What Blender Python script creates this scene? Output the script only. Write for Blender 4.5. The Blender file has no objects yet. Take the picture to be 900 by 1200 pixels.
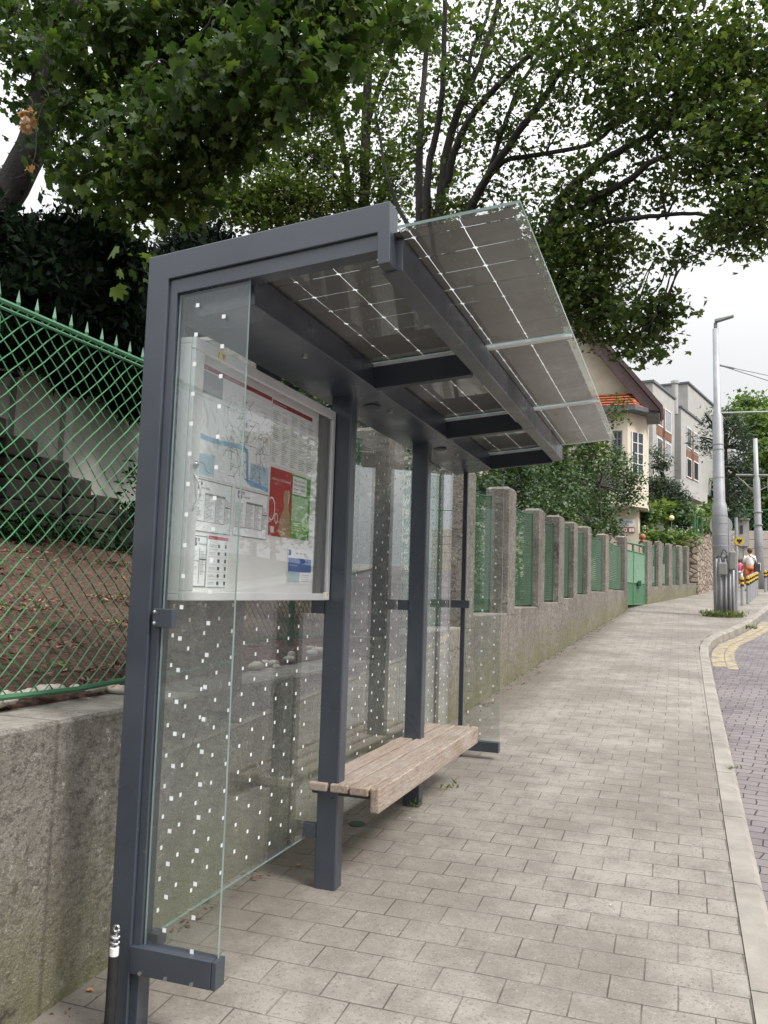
import bpy, math, random
import numpy as np
from math import sin, cos, pi, radians
from mathutils import Vector, Matrix
random.seed(7)
rng = np.random.default_rng(7)
scene = bpy.context.scene
COL = scene.collection

# ------------------------------------------------------------------ camera
CAM = np.array([1.6577, -2.2812, 1.3777]); YAW, PITCH, ROLL, F = .3388, .092, .0316, 984.76
_f = np.array([-sin(YAW)*cos(PITCH), cos(YAW)*cos(PITCH), sin(PITCH)])
_r = np.array([cos(YAW), sin(YAW), 0.]); _u = np.cross(_r, _f)
_R = cos(ROLL)*_r+sin(ROLL)*_u; _U = -sin(ROLL)*_r+cos(ROLL)*_u
cd = bpy.data.cameras.new('camera'); cam = bpy.data.objects.new('camera', cd); COL.objects.link(cam)
cd.sensor_fit = 'HORIZONTAL'; cd.sensor_width = 36; cd.lens = F/900*36; cd.clip_start = .05; cd.clip_end = 2000
m = Matrix.Identity(4)
for i in range(3):
    m[i][0] = _R[i]; m[i][1] = _U[i]; m[i][2] = -_f[i]; m[i][3] = CAM[i]
cam.matrix_world = m
scene.camera = cam

def ray(px, py): return _f+(px-450)/F*_R-(py-600)/F*_U
def hit(px, py, n, d):
    n = np.array(n, float); v = ray(px, py); t = (d-n@CAM)/(n@v); return CAM+t*v
def atX(px, py, x): return hit(px, py, (1, 0, 0), x)
def atY(px, py, y): return hit(px, py, (0, 1, 0), y)
SL, G0 = .056, -.0122
def G(y): return G0+SL*y
def onG(px, py): return hit(px, py, (0, -SL, 1), G0)

# ------------------------------------------------------------------ node materials
MATS = {}
def newmat(name):
    mt = bpy.data.materials.new(name); mt.use_nodes = True; mt.node_tree.nodes.clear(); MATS[name] = mt
    return mt, mt.node_tree.nodes, mt.node_tree.links
def nd(N, t, **kw):
    n = N.new(t)
    for k, v in kw.items():
        if k in n.inputs.keys() if not hasattr(n, k) else False: n.inputs[k].default_value = v
        else: setattr(n, k, v)
    return n
def ramp(N, L, src, stops):
    r = N.new('ShaderNodeValToRGB'); e = r.color_ramp.elements
    while len(e) < len(stops): e.new(.5)
    for i, (p, c) in enumerate(stops):
        e[i].position = p; e[i].color = (c, c, c, 1) if isinstance(c, (int, float)) else (*c, 1)
    L.new(src, r.inputs[0]); return r.outputs[0]
def noise(N, L, scale, detail=4, rough=.6, vec=None, stretch=None):
    n = N.new('ShaderNodeTexNoise'); n.inputs['Scale'].default_value = scale
    n.inputs['Detail'].default_value = detail; n.inputs['Roughness'].default_value = rough
    if vec is None:
        tc = N.new('ShaderNodeTexCoord'); vec = tc.outputs['Object']
    if stretch:
        mp = N.new('ShaderNodeMapping'); mp.inputs['Scale'].default_value = stretch; L.new(vec, mp.inputs[0]); vec = mp.outputs[0]
    L.new(vec, n.inputs['Vector']); return n.outputs['Fac']
def mix(N, L, fac, a, b, mode='MIX'):
    x = N.new('ShaderNodeMix'); x.data_type = 'RGBA'; x.blend_type = mode
    if isinstance(fac, (int, float)): x.inputs[0].default_value = fac
    else: L.new(fac, x.inputs[0])
    for s, v in ((6, a), (7, b)):
        if isinstance(v, tuple): x.inputs[s].default_value = (*v, 1) if len(v) == 3 else v
        else: L.new(v, x.inputs[s])
    return x.outputs[2]
def math_(N, L, op, a, b=None, c=None):
    x = N.new('ShaderNodeMath'); x.operation = op
    for i, v in enumerate((a, b, c)):
        if v is None: continue
        if isinstance(v, (int, float)): x.inputs[i].default_value = v
        else: L.new(v, x.inputs[i])
    return x.outputs[0]
def finish(mt, N, L, color, rough=.6, height=None, bump=.3, dist=.01, metallic=0, spec=.5, coat=0):
    p = N.new('ShaderNodeBsdfPrincipled'); o = N.new('ShaderNodeOutputMaterial'); L.new(p.outputs[0], o.inputs[0])
    if isinstance(color, tuple): p.inputs['Base Color'].default_value = (*color, 1)
    else: L.new(color, p.inputs['Base Color'])
    if isinstance(rough, (int, float)): p.inputs['Roughness'].default_value = rough
    else: L.new(rough, p.inputs['Roughness'])
    p.inputs['Metallic'].default_value = metallic; p.inputs['Specular IOR Level'].default_value = spec
    p.inputs['Coat Weight'].default_value = coat
    if height is not None:
        b = N.new('ShaderNodeBump'); b.inputs['Strength'].default_value = bump; b.inputs['Distance'].default_value = dist
        L.new(height, b.inputs['Height']); L.new(b.outputs[0], p.inputs['Normal'])
    return mt
def simple(name, c1, c2=None, scale=6., rough=.6, bump=0., bscale=60., metallic=0, spec=.5, detail=5, stretch=None, lo=.35, hi=.65, dist=.004):
    mt, N, L = newmat(name)
    if c2 is None: c2 = tuple(x*.82 for x in c1)
    n = noise(N, L, scale, detail, stretch=stretch)
    t = ramp(N, L, n, [(lo, 0.), (hi, 1.)])
    col = mix(N, L, t, c1, c2)
    h = noise(N, L, bscale, 4) if bump else None
    return finish(mt, N, L, col, rough, h, bump, dist, metallic, spec)

def metal():
    mt, N, L = newmat('shelter_metal')
    n = noise(N, L, 3, 5); d = noise(N, L, 2.2, 3, .5); sp = noise(N, L, 45, 2, .5)
    c = mix(N, L, ramp(N, L, n, [(.4, 0.), (.6, 1.)]), (.038, .047, .064), (.030, .038, .053))
    c = mix(N, L, ramp(N, L, d, [(.50, 0.), (.72, .10)]), c, (.11, .115, .12))
    c = mix(N, L, ramp(N, L, sp, [(.72, 0.), (.76, .4)]), c, (.13, .13, .13))
    r = ramp(N, L, d, [(.4, .26), (.65, .48)])
    finish(mt, N, L, c, r, None, spec=.9)
metal()
simple('dark_metal', (.03, .036, .05), (.022, .028, .04), 4, .45)
simple('alu', (.66, .67, .68), (.58, .59, .60), 5, .38, metallic=.25)
simple('case_board', (.86, .86, .84), (.80, .80, .78), 6, .6)
simple('white_plastic', (.75, .75, .74), None, 8, .4)
simple('steel', (.55, .55, .56), (.4, .4, .42), 40, .3, metallic=.9)
simple('black_rubber', (.02, .02, .022), (.035, .035, .036), 20, .55)
simple('pipe_black', (.016, .016, .017), (.028, .027, .026), 20, .7, spec=.2)
simple('galv', (.40, .41, .43), (.30, .31, .33), 2.2, .5, .08, 120, metallic=.3)
simple('paper', (.90, .91, .93), (.86, .87, .89), 8, .55)
for n_, c_ in dict(p_red=(.50, .03, .045), p_green=(.12, .38, .07), p_lgreen=(.30, .55, .16), p_mint=(.45, .68, .42), p_blue=(.05, .15, .48), p_river=(.22, .47, .72), p_pale=(.50, .66, .78), p_dark=(.07, .07, .08), p_grey=(.42, .43, .45), p_line=(.25, .25, .27), p_hdr=(.35, .03, .045), p_tan=(.45, .30, .17), p_white=(.82, .82, .82), p_yellow=(.75, .55, .03), p_mauve=(.30, .12, .2), p_teal=(.45, .62, .66), sign_blue=(.15, .2, .6), bus_red=(.5, .05, .04)).items():
    simple(n_, c_, None, 9, .5)
simple('green_wire', (.026, .165, .055), (.014, .085, .032), 8, .42)
simple('green_paint', (.035, .125, .060), (.055, .165, .085), 5, .5, .1, 200)
simple('panel_green', (.008, .052, .018), (.013, .072, .027), 3, .65)
simple('bark', (.040, .034, .030), (.022, .019, .017), 9, .9, .9, 25, dist=.02, stretch=(1, 1, .25))
simple('twig', (.10, .085, .065), (.06, .05, .04), 30, .85)
simple('villa_plaster', (.66, .59, .48), (.56, .50, .40), 3, .85, .25, 60)
simple('roof_tile', (.42, .12, .05), (.30, .085, .04), 8, .7, .3, 30)
simple('verge_brown', (.085, .045, .045), (.06, .035, .035), 6, .6)
simple('gutter', (.12, .125, .14), None, 6, .45)
simple('modern_wall', (.40, .39, .37), (.34, .33, .315), 2, .8)
simple('wood_panel', (.22, .105, .06), (.16, .075, .045), 6, .6, stretch=(1, 1, .1))
simple('dark_window', (.035, .04, .05), (.05, .055, .065), 1, .12)
simple('shade_blind', (.30, .31, .34), None, 3, .5)
simple('window_white', (.7, .7, .68), None, 4, .5)
simple('white_wall', (.40, .385, .36), (.27, .26, .24), 2.5, .9, .2, 40)
simple('step_stone', (.060, .050, .040), (.028, .026, .020), 5, .9, .6, 30)
simple('beige_panel', (.55, .48, .42), (.48, .42, .37), 2, .85)
simple('yellow_paint', (.35, .29, .16), (.18, .155, .145), 9, .8, lo=.42, hi=.60, detail=10)
simple('cable', (.12, .12, .13), None, 6, .5)
simple('skin', (.55, .33, .24), (.5, .29, .2), 6, .55)
simple('hair', (.10, .05, .03), None, 20, .7)
simple('cloth_white', (.75, .73, .7), None, 10, .8)
simple('cloth_orange', (.62, .18, .07), None, 10, .8)
simple('cloth_pink', (.75, .12, .22), None, 10, .8)
simple('cloth_dark', (.05, .045, .06), None, 10, .8)
simple('cabinet_grey', (.23, .23, .22), None, 6, .55)
simple('band_black', (.02, .02, .02), None, 6, .5)
simple('band_yellow', (.75, .5, .04), None, 6, .5)
simple('pebble', (.50, .45, .38), (.30, .27, .23), 14, .7, .2, 60)
simple('dead_leaf', (.42, .2, .08), (.28, .12, .05), 20, .7)
simple('butt', (.6, .58, .52), None, 20, .8)
simple('globe_pale', (.8, .76, .42), None, 4, .4)
simple('terracotta', (.42, .16, .08), None, 9, .8)
simple('trash_brown', (.16, .07, .05), None, 9, .6)
simple('moss_stain', (.035, .07, .04), None, 14, .85)

def concrete():
    mt, N, L = newmat('concrete')
    tc = N.new('ShaderNodeTexCoord'); ob = tc.outputs['Object']
    big = noise(N, L, 1.1, 6, .65, ob); mid = noise(N, L, 7, 8, .72, ob); fine = noise(N, L, 70, 6, .75, ob)
    drip = noise(N, L, 5, 5, .6, ob, (3, 3, .22))
    gr = noise(N, L, 110, 3, .7, ob); pit = noise(N, L, 22, 7, .8, ob, (1, 1, 1.4))
    c = mix(N, L, ramp(N, L, big, [(.40, 0.), (.60, 1.)]), (.255, .232, .202), (.165, .150, .130))
    c = mix(N, L, ramp(N, L, drip, [(.48, 0.), (.60, .4)]), c, (.125, .114, .10))
    c = mix(N, L, ramp(N, L, mid, [(.48, 0.), (.68, .45)]), c, (.37, .345, .31))
    c = mix(N, L, ramp(N, L, pit, [(.42, .8), (.50, 0.)]), c, (.10, .09, .078))
    c = mix(N, L, ramp(N, L, gr, [(.36, .5), (.44, 0.)]), c, (.10, .09, .078))
    c = mix(N, L, ramp(N, L, gr, [(.58, 0.), (.66, .5)]), c, (.46, .43, .39))
    w = noise(N, L, 13, 10, .82, ob)
    c = mix(N, L, ramp(N, L, w, [(.595, 0.), (.62, .8)]), c, (.58, .56, .51))      # pale lime specks
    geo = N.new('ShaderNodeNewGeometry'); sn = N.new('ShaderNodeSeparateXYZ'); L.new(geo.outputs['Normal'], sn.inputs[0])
    c = mix(N, L, math_(N, L, 'MULTIPLY', ramp(N, L, sn.outputs[2], [(.7, 0.), (.9, 1.)]), ramp(N, L, mid, [(.4, .2), (.6, .75)])), c, (.42, .39, .34))   # paler blotches on upward faces
    sx = N.new('ShaderNodeSeparateXYZ'); L.new(ob, sx.inputs[0])
    hgt = math_(N, L, 'SUBTRACT', sx.outputs[2], math_(N, L, 'MULTIPLY_ADD', sx.outputs[1], SL, G0))
    alg = math_(N, L, 'ADD', hgt, math_(N, L, 'MULTIPLY', math_(N, L, 'SUBTRACT', noise(N, L, 2.6, 6, .7, ob), .5), 1.1))
    c = mix(N, L, ramp(N, L, alg, [(.0, .6), (.5, 0.)]), c, (.17, .165, .075))   # green algae band near the foot
    wv = N.new('ShaderNodeTexNoise'); wv.inputs['Scale'].default_value = 2.5; wv.inputs['Detail'].default_value = 6; L.new(ob, wv.inputs['Vector'])
    wa = N.new('ShaderNodeVectorMath'); wa.operation = 'MULTIPLY_ADD'; L.new(wv.outputs['Color'], wa.inputs[0]); wa.inputs[1].default_value = (.5, .5, .5); L.new(ob, wa.inputs[2])
    ck = N.new('ShaderNodeTexVoronoi'); ck.feature = 'DISTANCE_TO_EDGE'; ck.inputs['Scale'].default_value = .75; L.new(wa.outputs[0], ck.inputs['Vector'])
    crk = math_(N, L, 'MULTIPLY', ramp(N, L, ck.outputs['Distance'], [(.0015, 1.), (.005, 0.)]), ramp(N, L, noise(N, L, 1.3, 3, .5, ob), [(.46, 0.), (.54, .85)]))
    c = mix(N, L, crk, c, (.05, .044, .036))                                        # hairline cracks here and there
    pj_ = math_(N, L, 'ABSOLUTE', math_(N, L, 'SUBTRACT', math_(N, L, 'FRACT', math_(N, L, 'MULTIPLY', math_(N, L, 'ADD', sx.outputs[1], 30.6), 1/1.75)), .5))
    c = mix(N, L, math_(N, L, 'MULTIPLY', ramp(N, L, pj_, [(.0025, 1.), (.006, 0.)]), .55), c, (.07, .062, .052))   # pour joints
    h = math_(N, L, 'ADD', math_(N, L, 'MULTIPLY', mid, 2.0), fine)
    finish(mt, N, L, c, .92, h, .8, .02, spec=.2)
concrete()

def paving():
    mt, N, L = newmat('paving')
    tc = N.new('ShaderNodeTexCoord'); ob = tc.outputs['Object']
    wob = N.new('ShaderNodeTexNoise'); wob.inputs['Scale'].default_value = 1.3; L.new(ob, wob.inputs['Vector'])
    va = N.new('ShaderNodeVectorMath'); va.operation = 'MULTIPLY_ADD'; L.new(wob.outputs['Color'], va.inputs[0])
    va.inputs[1].default_value = (.016, .022, 0); L.new(ob, va.inputs[2])
    mp = N.new('ShaderNodeMapping'); mp.inputs['Location'].default_value = (-1.655+.228*9-.008, -.62+.165*20-.011, 0); L.new(va.outputs[0], mp.inputs[0])
    br = N.new('ShaderNodeTexBrick'); br.offset = .5; br.offset_frequency = 2; br.squash = 1
    br.inputs['Scale'].default_value = 1; br.inputs['Brick Width'].default_value = .228; br.inputs['Row Height'].default_value = .165
    br.inputs['Mortar Size'].default_value = .0034; br.inputs['Mortar Smooth'].default_value = .35; br.inputs['Bias'].default_value = 0
    br.inputs['Color1'].default_value = (.0, .0, .0, 1); br.inputs['Color2'].default_value = (1, 1, 1, 1); br.inputs['Mortar'].default_value = (.5, .5, .5, 1)
    L.new(mp.outputs[0], br.inputs['Vector'])
    c = mix(N, L, br.outputs['Color'], (.268, .243, .214), (.302, .276, .246))
    big = noise(N, L, .8, 7, .65, ob); mid = noise(N, L, 5, 9, .75, ob); fine = noise(N, L, 75, 3, .7, ob); spk = noise(N, L, 150, 2, .6, ob)
    c = mix(N, L, ramp(N, L, big, [(.42, .0), (.58, .8)]), c, (.175, .155, .133))
    c = mix(N, L, ramp(N, L, mid, [(.40, .50), (.54, 0.)]), c, (.150, .133, .115))
    c = mix(N, L, ramp(N, L, mid, [(.56, 0.), (.70, .35)]), c, (.36, .335, .30))
    c = mix(N, L, ramp(N, L, fine, [(.34, .75), (.45, 0.)]), c, (.13, .115, .10))
    c = mix(N, L, ramp(N, L, spk, [(.63, 0.), (.70, .55)]), c, (.46, .44, .40))
    gum = N.new('ShaderNodeTexVoronoi'); gum.inputs['Scale'].default_value = 1.7; L.new(ob, gum.inputs['Vector'])
    c = mix(N, L, ramp(N, L, gum.outputs['Distance'], [(.022, .6), (.032, 0.)]), c, (.085, .075, .07))   # gum spots
    g2 = N.new('ShaderNodeTexVoronoi'); g2.inputs['Scale'].default_value = 5.5; L.new(ob, g2.inputs['Vector'])
    c = mix(N, L, ramp(N, L, g2.outputs['Distance'], [(.035, .45), (.075, 0.)]), c, (.12, .105, .09))   # small grime spots
    sx = N.new('ShaderNodeSeparateXYZ'); L.new(ob, sx.inputs[0])
    xw = math_(N, L, 'SUBTRACT', sx.outputs[0], math_(N, L, 'MULTIPLY', sx.outputs[1], .02))
    dn = math_(N, L, 'ADD', xw, math_(N, L, 'MULTIPLY', math_(N, L, 'SUBTRACT', noise(N, L, 6, 6, .7, ob), .5), .7))
    c = mix(N, L, ramp(N, L, dn, [(0., .65), (.28, 0.)]), c, (.12, .105, .085))     # grime gathered along the wall foot
    jn = noise(N, L, 3.2, 3, .6, ob)
    jm = math_(N, L, 'MULTIPLY', br.outputs['Fac'], ramp(N, L, jn, [(.42, .45), (.55, 1.)]))
    c = mix(N, L, math_(N, L, 'MULTIPLY', jm, .85), c, (.065, .055, .045))
    h = math_(N, L, 'ADD', math_(N, L, 'MULTIPLY', br.outputs['Fac'], -1.2), math_(N, L, 'MULTIPLY', math_(N, L, 'ADD', mid, math_(N, L, 'MULTIPLY', fine, .6)), .35))
    finish(mt, N, L, c, .88, h, .5, .006, spec=.25)
paving()

def road():
    mt, N, L = newmat('sett_road')
    tc = N.new('ShaderNodeTexCoord'); ob = tc.outputs['Object']
    wob = N.new('ShaderNodeTexNoise'); wob.inputs['Scale'].default_value = 3.; wob.inputs['Detail'].default_value = 3; L.new(ob, wob.inputs['Vector'])
    va = N.new('ShaderNodeVectorMath'); va.operation = 'MULTIPLY_ADD'; L.new(wob.outputs['Color'], va.inputs[0]); va.inputs[1].default_value = (.09, .09, 0); L.new(ob, va.inputs[2])
    mp = N.new('ShaderNodeMapping'); mp.inputs['Rotation'].default_value = (0, 0, radians(8)); L.new(va.outputs[0], mp.inputs[0])
    br = N.new('ShaderNodeTexBrick'); br.offset = .5
    br.inputs['Scale'].default_value = 1; br.inputs['Brick Width'].default_value = .17; br.inputs['Row Height'].default_value = .115
    br.inputs['Mortar Size'].default_value = .006; br.inputs['Mortar Smooth'].default_value = .8
    br.inputs['Color1'].default_value = (0, 0, 0, 1); br.inputs['Color2'].default_value = (1, 1, 1, 1)
    L.new(mp.outputs[0], br.inputs['Vector'])
    c = mix(N, L, br.outputs['Color'], (.105, .088, .094), (.175, .148, .152))
    big = noise(N, L, .8, 5, .6, ob)
    c = mix(N, L, ramp(N, L, big, [(.42, 0.), (.6, .7)]), c, (.215, .19, .185))
    c = mix(N, L, br.outputs['Fac'], c, (.045, .036, .04))
    fine = noise(N, L, 60, 4, .7, ob)
    h = math_(N, L, 'ADD', math_(N, L, 'MULTIPLY', br.outputs['Fac'], -1.), math_(N, L, 'MULTIPLY', fine, .4))
    finish(mt, N, L, c, .62, h, .7, .014, spec=.4)
road()
simple('kerb_stone', (.30, .275, .24), (.20, .182, .158), 4, .88, .45, 90)
simple('asphalt', (.30, .28, .26), (.24, .225, .21), 3, .9, .3, 120)

def mulch():
    mt, N, L = newmat('mulch')
    a = noise(N, L, 1.3, 5); b = noise(N, L, 45, 6, .8)
    v = N.new('ShaderNodeTexVoronoi'); v.inputs['Scale'].default_value = 55; tc = N.new('ShaderNodeTexCoord'); L.new(tc.outputs['Object'], v.inputs['Vector'])
    c = mix(N, L, ramp(N, L, a, [(.35, 0.), (.65, 1.)]), (.10, .06, .048), (.085, .072, .048))
    c = mix(N, L, ramp(N, L, v.outputs['Color'], [(.2, 0.), (.95, .8)]), c, (.30, .17, .14))
    c = mix(N, L, ramp(N, L, b, [(.4, .8), (.55, 0.)]), c, (.035, .028, .02))
    finish(mt, N, L, c, .95, b, .9, .03, spec=.1)
mulch()
simple('soil', (.07, .06, .035), (.045, .055, .02), 3, .95, .6, 30)

def rubble():
    mt, N, L = newmat('rubble')
    tc = N.new('ShaderNodeTexCoord'); ob = tc.outputs['Object']
    mp = N.new('ShaderNodeMapping'); mp.inputs['Scale'].default_value = (1, 1, 1.5); L.new(ob, mp.inputs[0])
    v = N.new('ShaderNodeTexVoronoi'); v.inputs['Scale'].default_value = 4.0; v.feature = 'DISTANCE_TO_EDGE'; L.new(mp.outputs[0], v.inputs['Vector'])
    v2 = N.new('ShaderNodeTexVoronoi'); v2.inputs['Scale'].default_value = 4.0; L.new(mp.outputs[0], v2.inputs['Vector'])
    c = mix(N, L, ramp(N, L, v2.outputs['Color'], [(.2, 0.), (.9, 1.)]), (.22, .17, .13), (.42, .34, .28))
    c = mix(N, L, ramp(N, L, v.outputs['Distance'], [(.02, 1.), (.09, 0.)]), c, (.07, .06, .05))
    finish(mt, N, L, c, .9, ramp(N, L, v.outputs['Distance'], [(0., 0.), (.15, 1.)]), .9, .05)
rubble()

def wood():
    mt, N, L = newmat('wood')
    tc = N.new('ShaderNodeTexCoord'); ob = tc.outputs['Object']
    g = noise(N, L, 9, 8, .7, ob, (14, .6, 14)); w = noise(N, L, 2.5, 4, .6, ob); f = noise(N, L, 60, 4, .7, ob, (6, .4, 6))
    gi = N.new('ShaderNodeObjectInfo')
    c = mix(N, L, ramp(N, L, g, [(.42, 0.), (.58, 1.)]), (.40, .325, .265), (.235, .18, .14))
    c = mix(N, L, ramp(N, L, w, [(.42, 0.), (.6, .6)]), c, (.40, .365, .335))
    c = mix(N, L, ramp(N, L, f, [(.40, .7), (.5, 0.)]), c, (.13, .09, .07))
    c = mix(N, L, math_(N, L, 'MULTIPLY', gi.outputs['Random'], .35), c, (.25, .19, .16))
    finish(mt, N, L, c, .72, g, .25, .004, spec=.3)
wood()

def glass(name, tint, dust=.04, refl=1.0):
    mt, N, L = newmat(name)
    lw = N.new('ShaderNodeLayerWeight'); lw.inputs[0].default_value = .5
    p5 = math_(N, L, 'POWER', lw.outputs['Facing'], 5.)
    fr = math_(N, L, 'MULTIPLY', math_(N, L, 'MULTIPLY_ADD', p5, .95, .042), refl)
    tr = N.new('ShaderNodeBsdfTransparent'); tr.inputs[0].default_value = (*tint, 1)
    gl = N.new('ShaderNodeBsdfGlossy'); gl.inputs['Roughness'].default_value = .0; gl.inputs['Color'].default_value = (.95, .98, 1, 1)
    df = N.new('ShaderNodeBsdfDiffuse'); df.inputs[0].default_value = (.55, .58, .56, 1)
    n = noise(N, L, 4, 6, .7)
    m1 = N.new('ShaderNodeMixShader'); L.new(math_(N, L, 'MULTIPLY', n, dust*2), m1.inputs[0]); L.new(tr.outputs[0], m1.inputs[1]); L.new(df.outputs[0], m1.inputs[2])
    m2 = N.new('ShaderNodeMixShader'); L.new(fr, m2.inputs[0]); L.new(m1.outputs[0], m2.inputs[1]); L.new(gl.outputs[0], m2.inputs[2])
    o = N.new('ShaderNodeOutputMaterial'); L.new(m2.outputs[0], o.inputs[0])
glass('glass', (.95, .97, .96), .014, 1.45)
glass('case_glass', (.98, .985, .98), .004, 2.2)
glass('roof_glass', (.93, .95, .94), .05)
simple('glass_edge', (.20, .275, .265), (.14, .20, .195), 4, .2)
simple('dot_white', (.80, .83, .84), None, 10, .5)
def cellmat():
    mt, N, L = newmat('cell')
    tc = N.new('ShaderNodeTexCoord'); ob = tc.outputs['Object']
    w = N.new('ShaderNodeTexWave'); w.bands_direction = 'X'; w.inputs['Scale'].default_value = 18; L.new(ob, w.inputs['Vector'])
    n = noise(N, L, 6, 5, .6, ob)
    c = mix(N, L, ramp(N, L, n, [(.3, 0.), (.7, 1.)]), (.15, .138, .128), (.115, .106, .098))
    finish(mt, N, L, c, .5, None, spec=.4)
cellmat()

def leafmat(name, c1, c2, c3=None, trans=.35, rough=.5, scale=1.2, spec=.3):
    mt, N, L = newmat(name)
    g = N.new('ShaderNodeNewGeometry'); n = noise(N, L, scale, 3)
    t = math_(N, L, 'ADD', math_(N, L, 'MULTIPLY', g.outputs['Random Per Island'], .55), math_(N, L, 'MULTIPLY', n, .55))
    st = [(.2, c1), (.65, c2)]
    if c3: st.append((.93, c3))
    c = ramp(N, L, t, st)
    p = N.new('ShaderNodeBsdfPrincipled'); L.new(c, p.inputs['Base Color']); p.inputs['Roughness'].default_value = rough
    p.inputs['Specular IOR Level'].default_value = spec
    tl = N.new('ShaderNodeBsdfTranslucent'); L.new(mix(N, L, 1., c, (1.5, 1.6, .7), 'MULTIPLY'), tl.inputs[0])
    ms = N.new('ShaderNodeMixShader'); ms.inputs[0].default_value = trans; L.new(p.outputs[0], ms.inputs[1]); L.new(tl.outputs[0], ms.inputs[2])
    o = N.new('ShaderNodeOutputMaterial'); L.new(ms.outputs[0], o.inputs[0])
mt_, N_, L_ = newmat('ribbon'); a_ = N_.new('ShaderNodeBsdfTranslucent'); a_.inputs[0].default_value = (.9, .9, .9, 1); b_ = N_.new('ShaderNodeBsdfDiffuse'); b_.inputs[0].default_value = (.85, .85, .85, 1)
m_ = N_.new('ShaderNodeMixShader'); m_.inputs[0].default_value = .6; L_.new(b_.outputs[0], m_.inputs[1]); L_.new(a_.outputs[0], m_.inputs[2]); o_ = N_.new('ShaderNodeOutputMaterial'); L_.new(m_.outputs[0], o_.inputs[0])
leafmat('leaf_maple', (.016, .036, .010), (.045, .078, .020), (.14, .19, .055), .42, .5, 1.2, .2)
leafmat('leaf_bright', (.035, .060, .014), (.075, .11, .026), (.15, .175, .045), .42)
leafmat('leaf_crown', (.022, .040, .012), (.058, .088, .026), (.15, .175, .055), .45)
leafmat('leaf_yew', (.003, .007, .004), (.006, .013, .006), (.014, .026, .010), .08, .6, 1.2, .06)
leafmat('leaf_laurel', (.028, .062, .024), (.055, .105, .04), (.12, .17, .07), .2, .4)
leafmat('leaf_pine', (.030, .055, .035), (.055, .085, .055), (.10, .12, .08), .1)
leafmat('leaf_hedge', (.05, .10, .025), (.11, .18, .045), (.24, .28, .08), .3)
leafmat('leaf_forest', (.055, .10, .028), (.11, .17, .045), (.19, .25, .07), .3)
leafmat('leaf_ivy', (.008, .020, .008), (.016, .036, .012), (.035, .06, .02), .15, .6, 1.2, .1)
leafmat('leaf_dry', (.34, .17, .09), (.50, .30, .18), (.6, .40, .26), .35)
leafmat('grass', (.05, .09, .02), (.11, .15, .04), (.25, .24, .09), .3)

# ------------------------------------------------------------------ mesh builder
ORG = {}
def link(o, parent=None, origin=(0, 0, 0)):
    COL.objects.link(o); origin = Vector(origin)
    if parent is not None:
        o.parent = parent; ORG[o.name] = ORG[parent.name]
    else:
        o.location = origin; ORG[o.name] = origin
def tag(o, label=None, cat=None, group=None, kind=None):
    if label: o['label'] = label
    if cat: o['category'] = cat
    if group: o['group'] = group
    if kind: o['kind'] = kind
    return o
def thing(name, origin, label, cat, group=None):
    o = bpy.data.objects.new(name, None); o.empty_display_size = .1; link(o, None, origin); return tag(o, label, cat, group)
def empty_part(name, parent):
    o = bpy.data.objects.new(name, None); o.empty_display_size = .1; link(o, parent); return o

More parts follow.
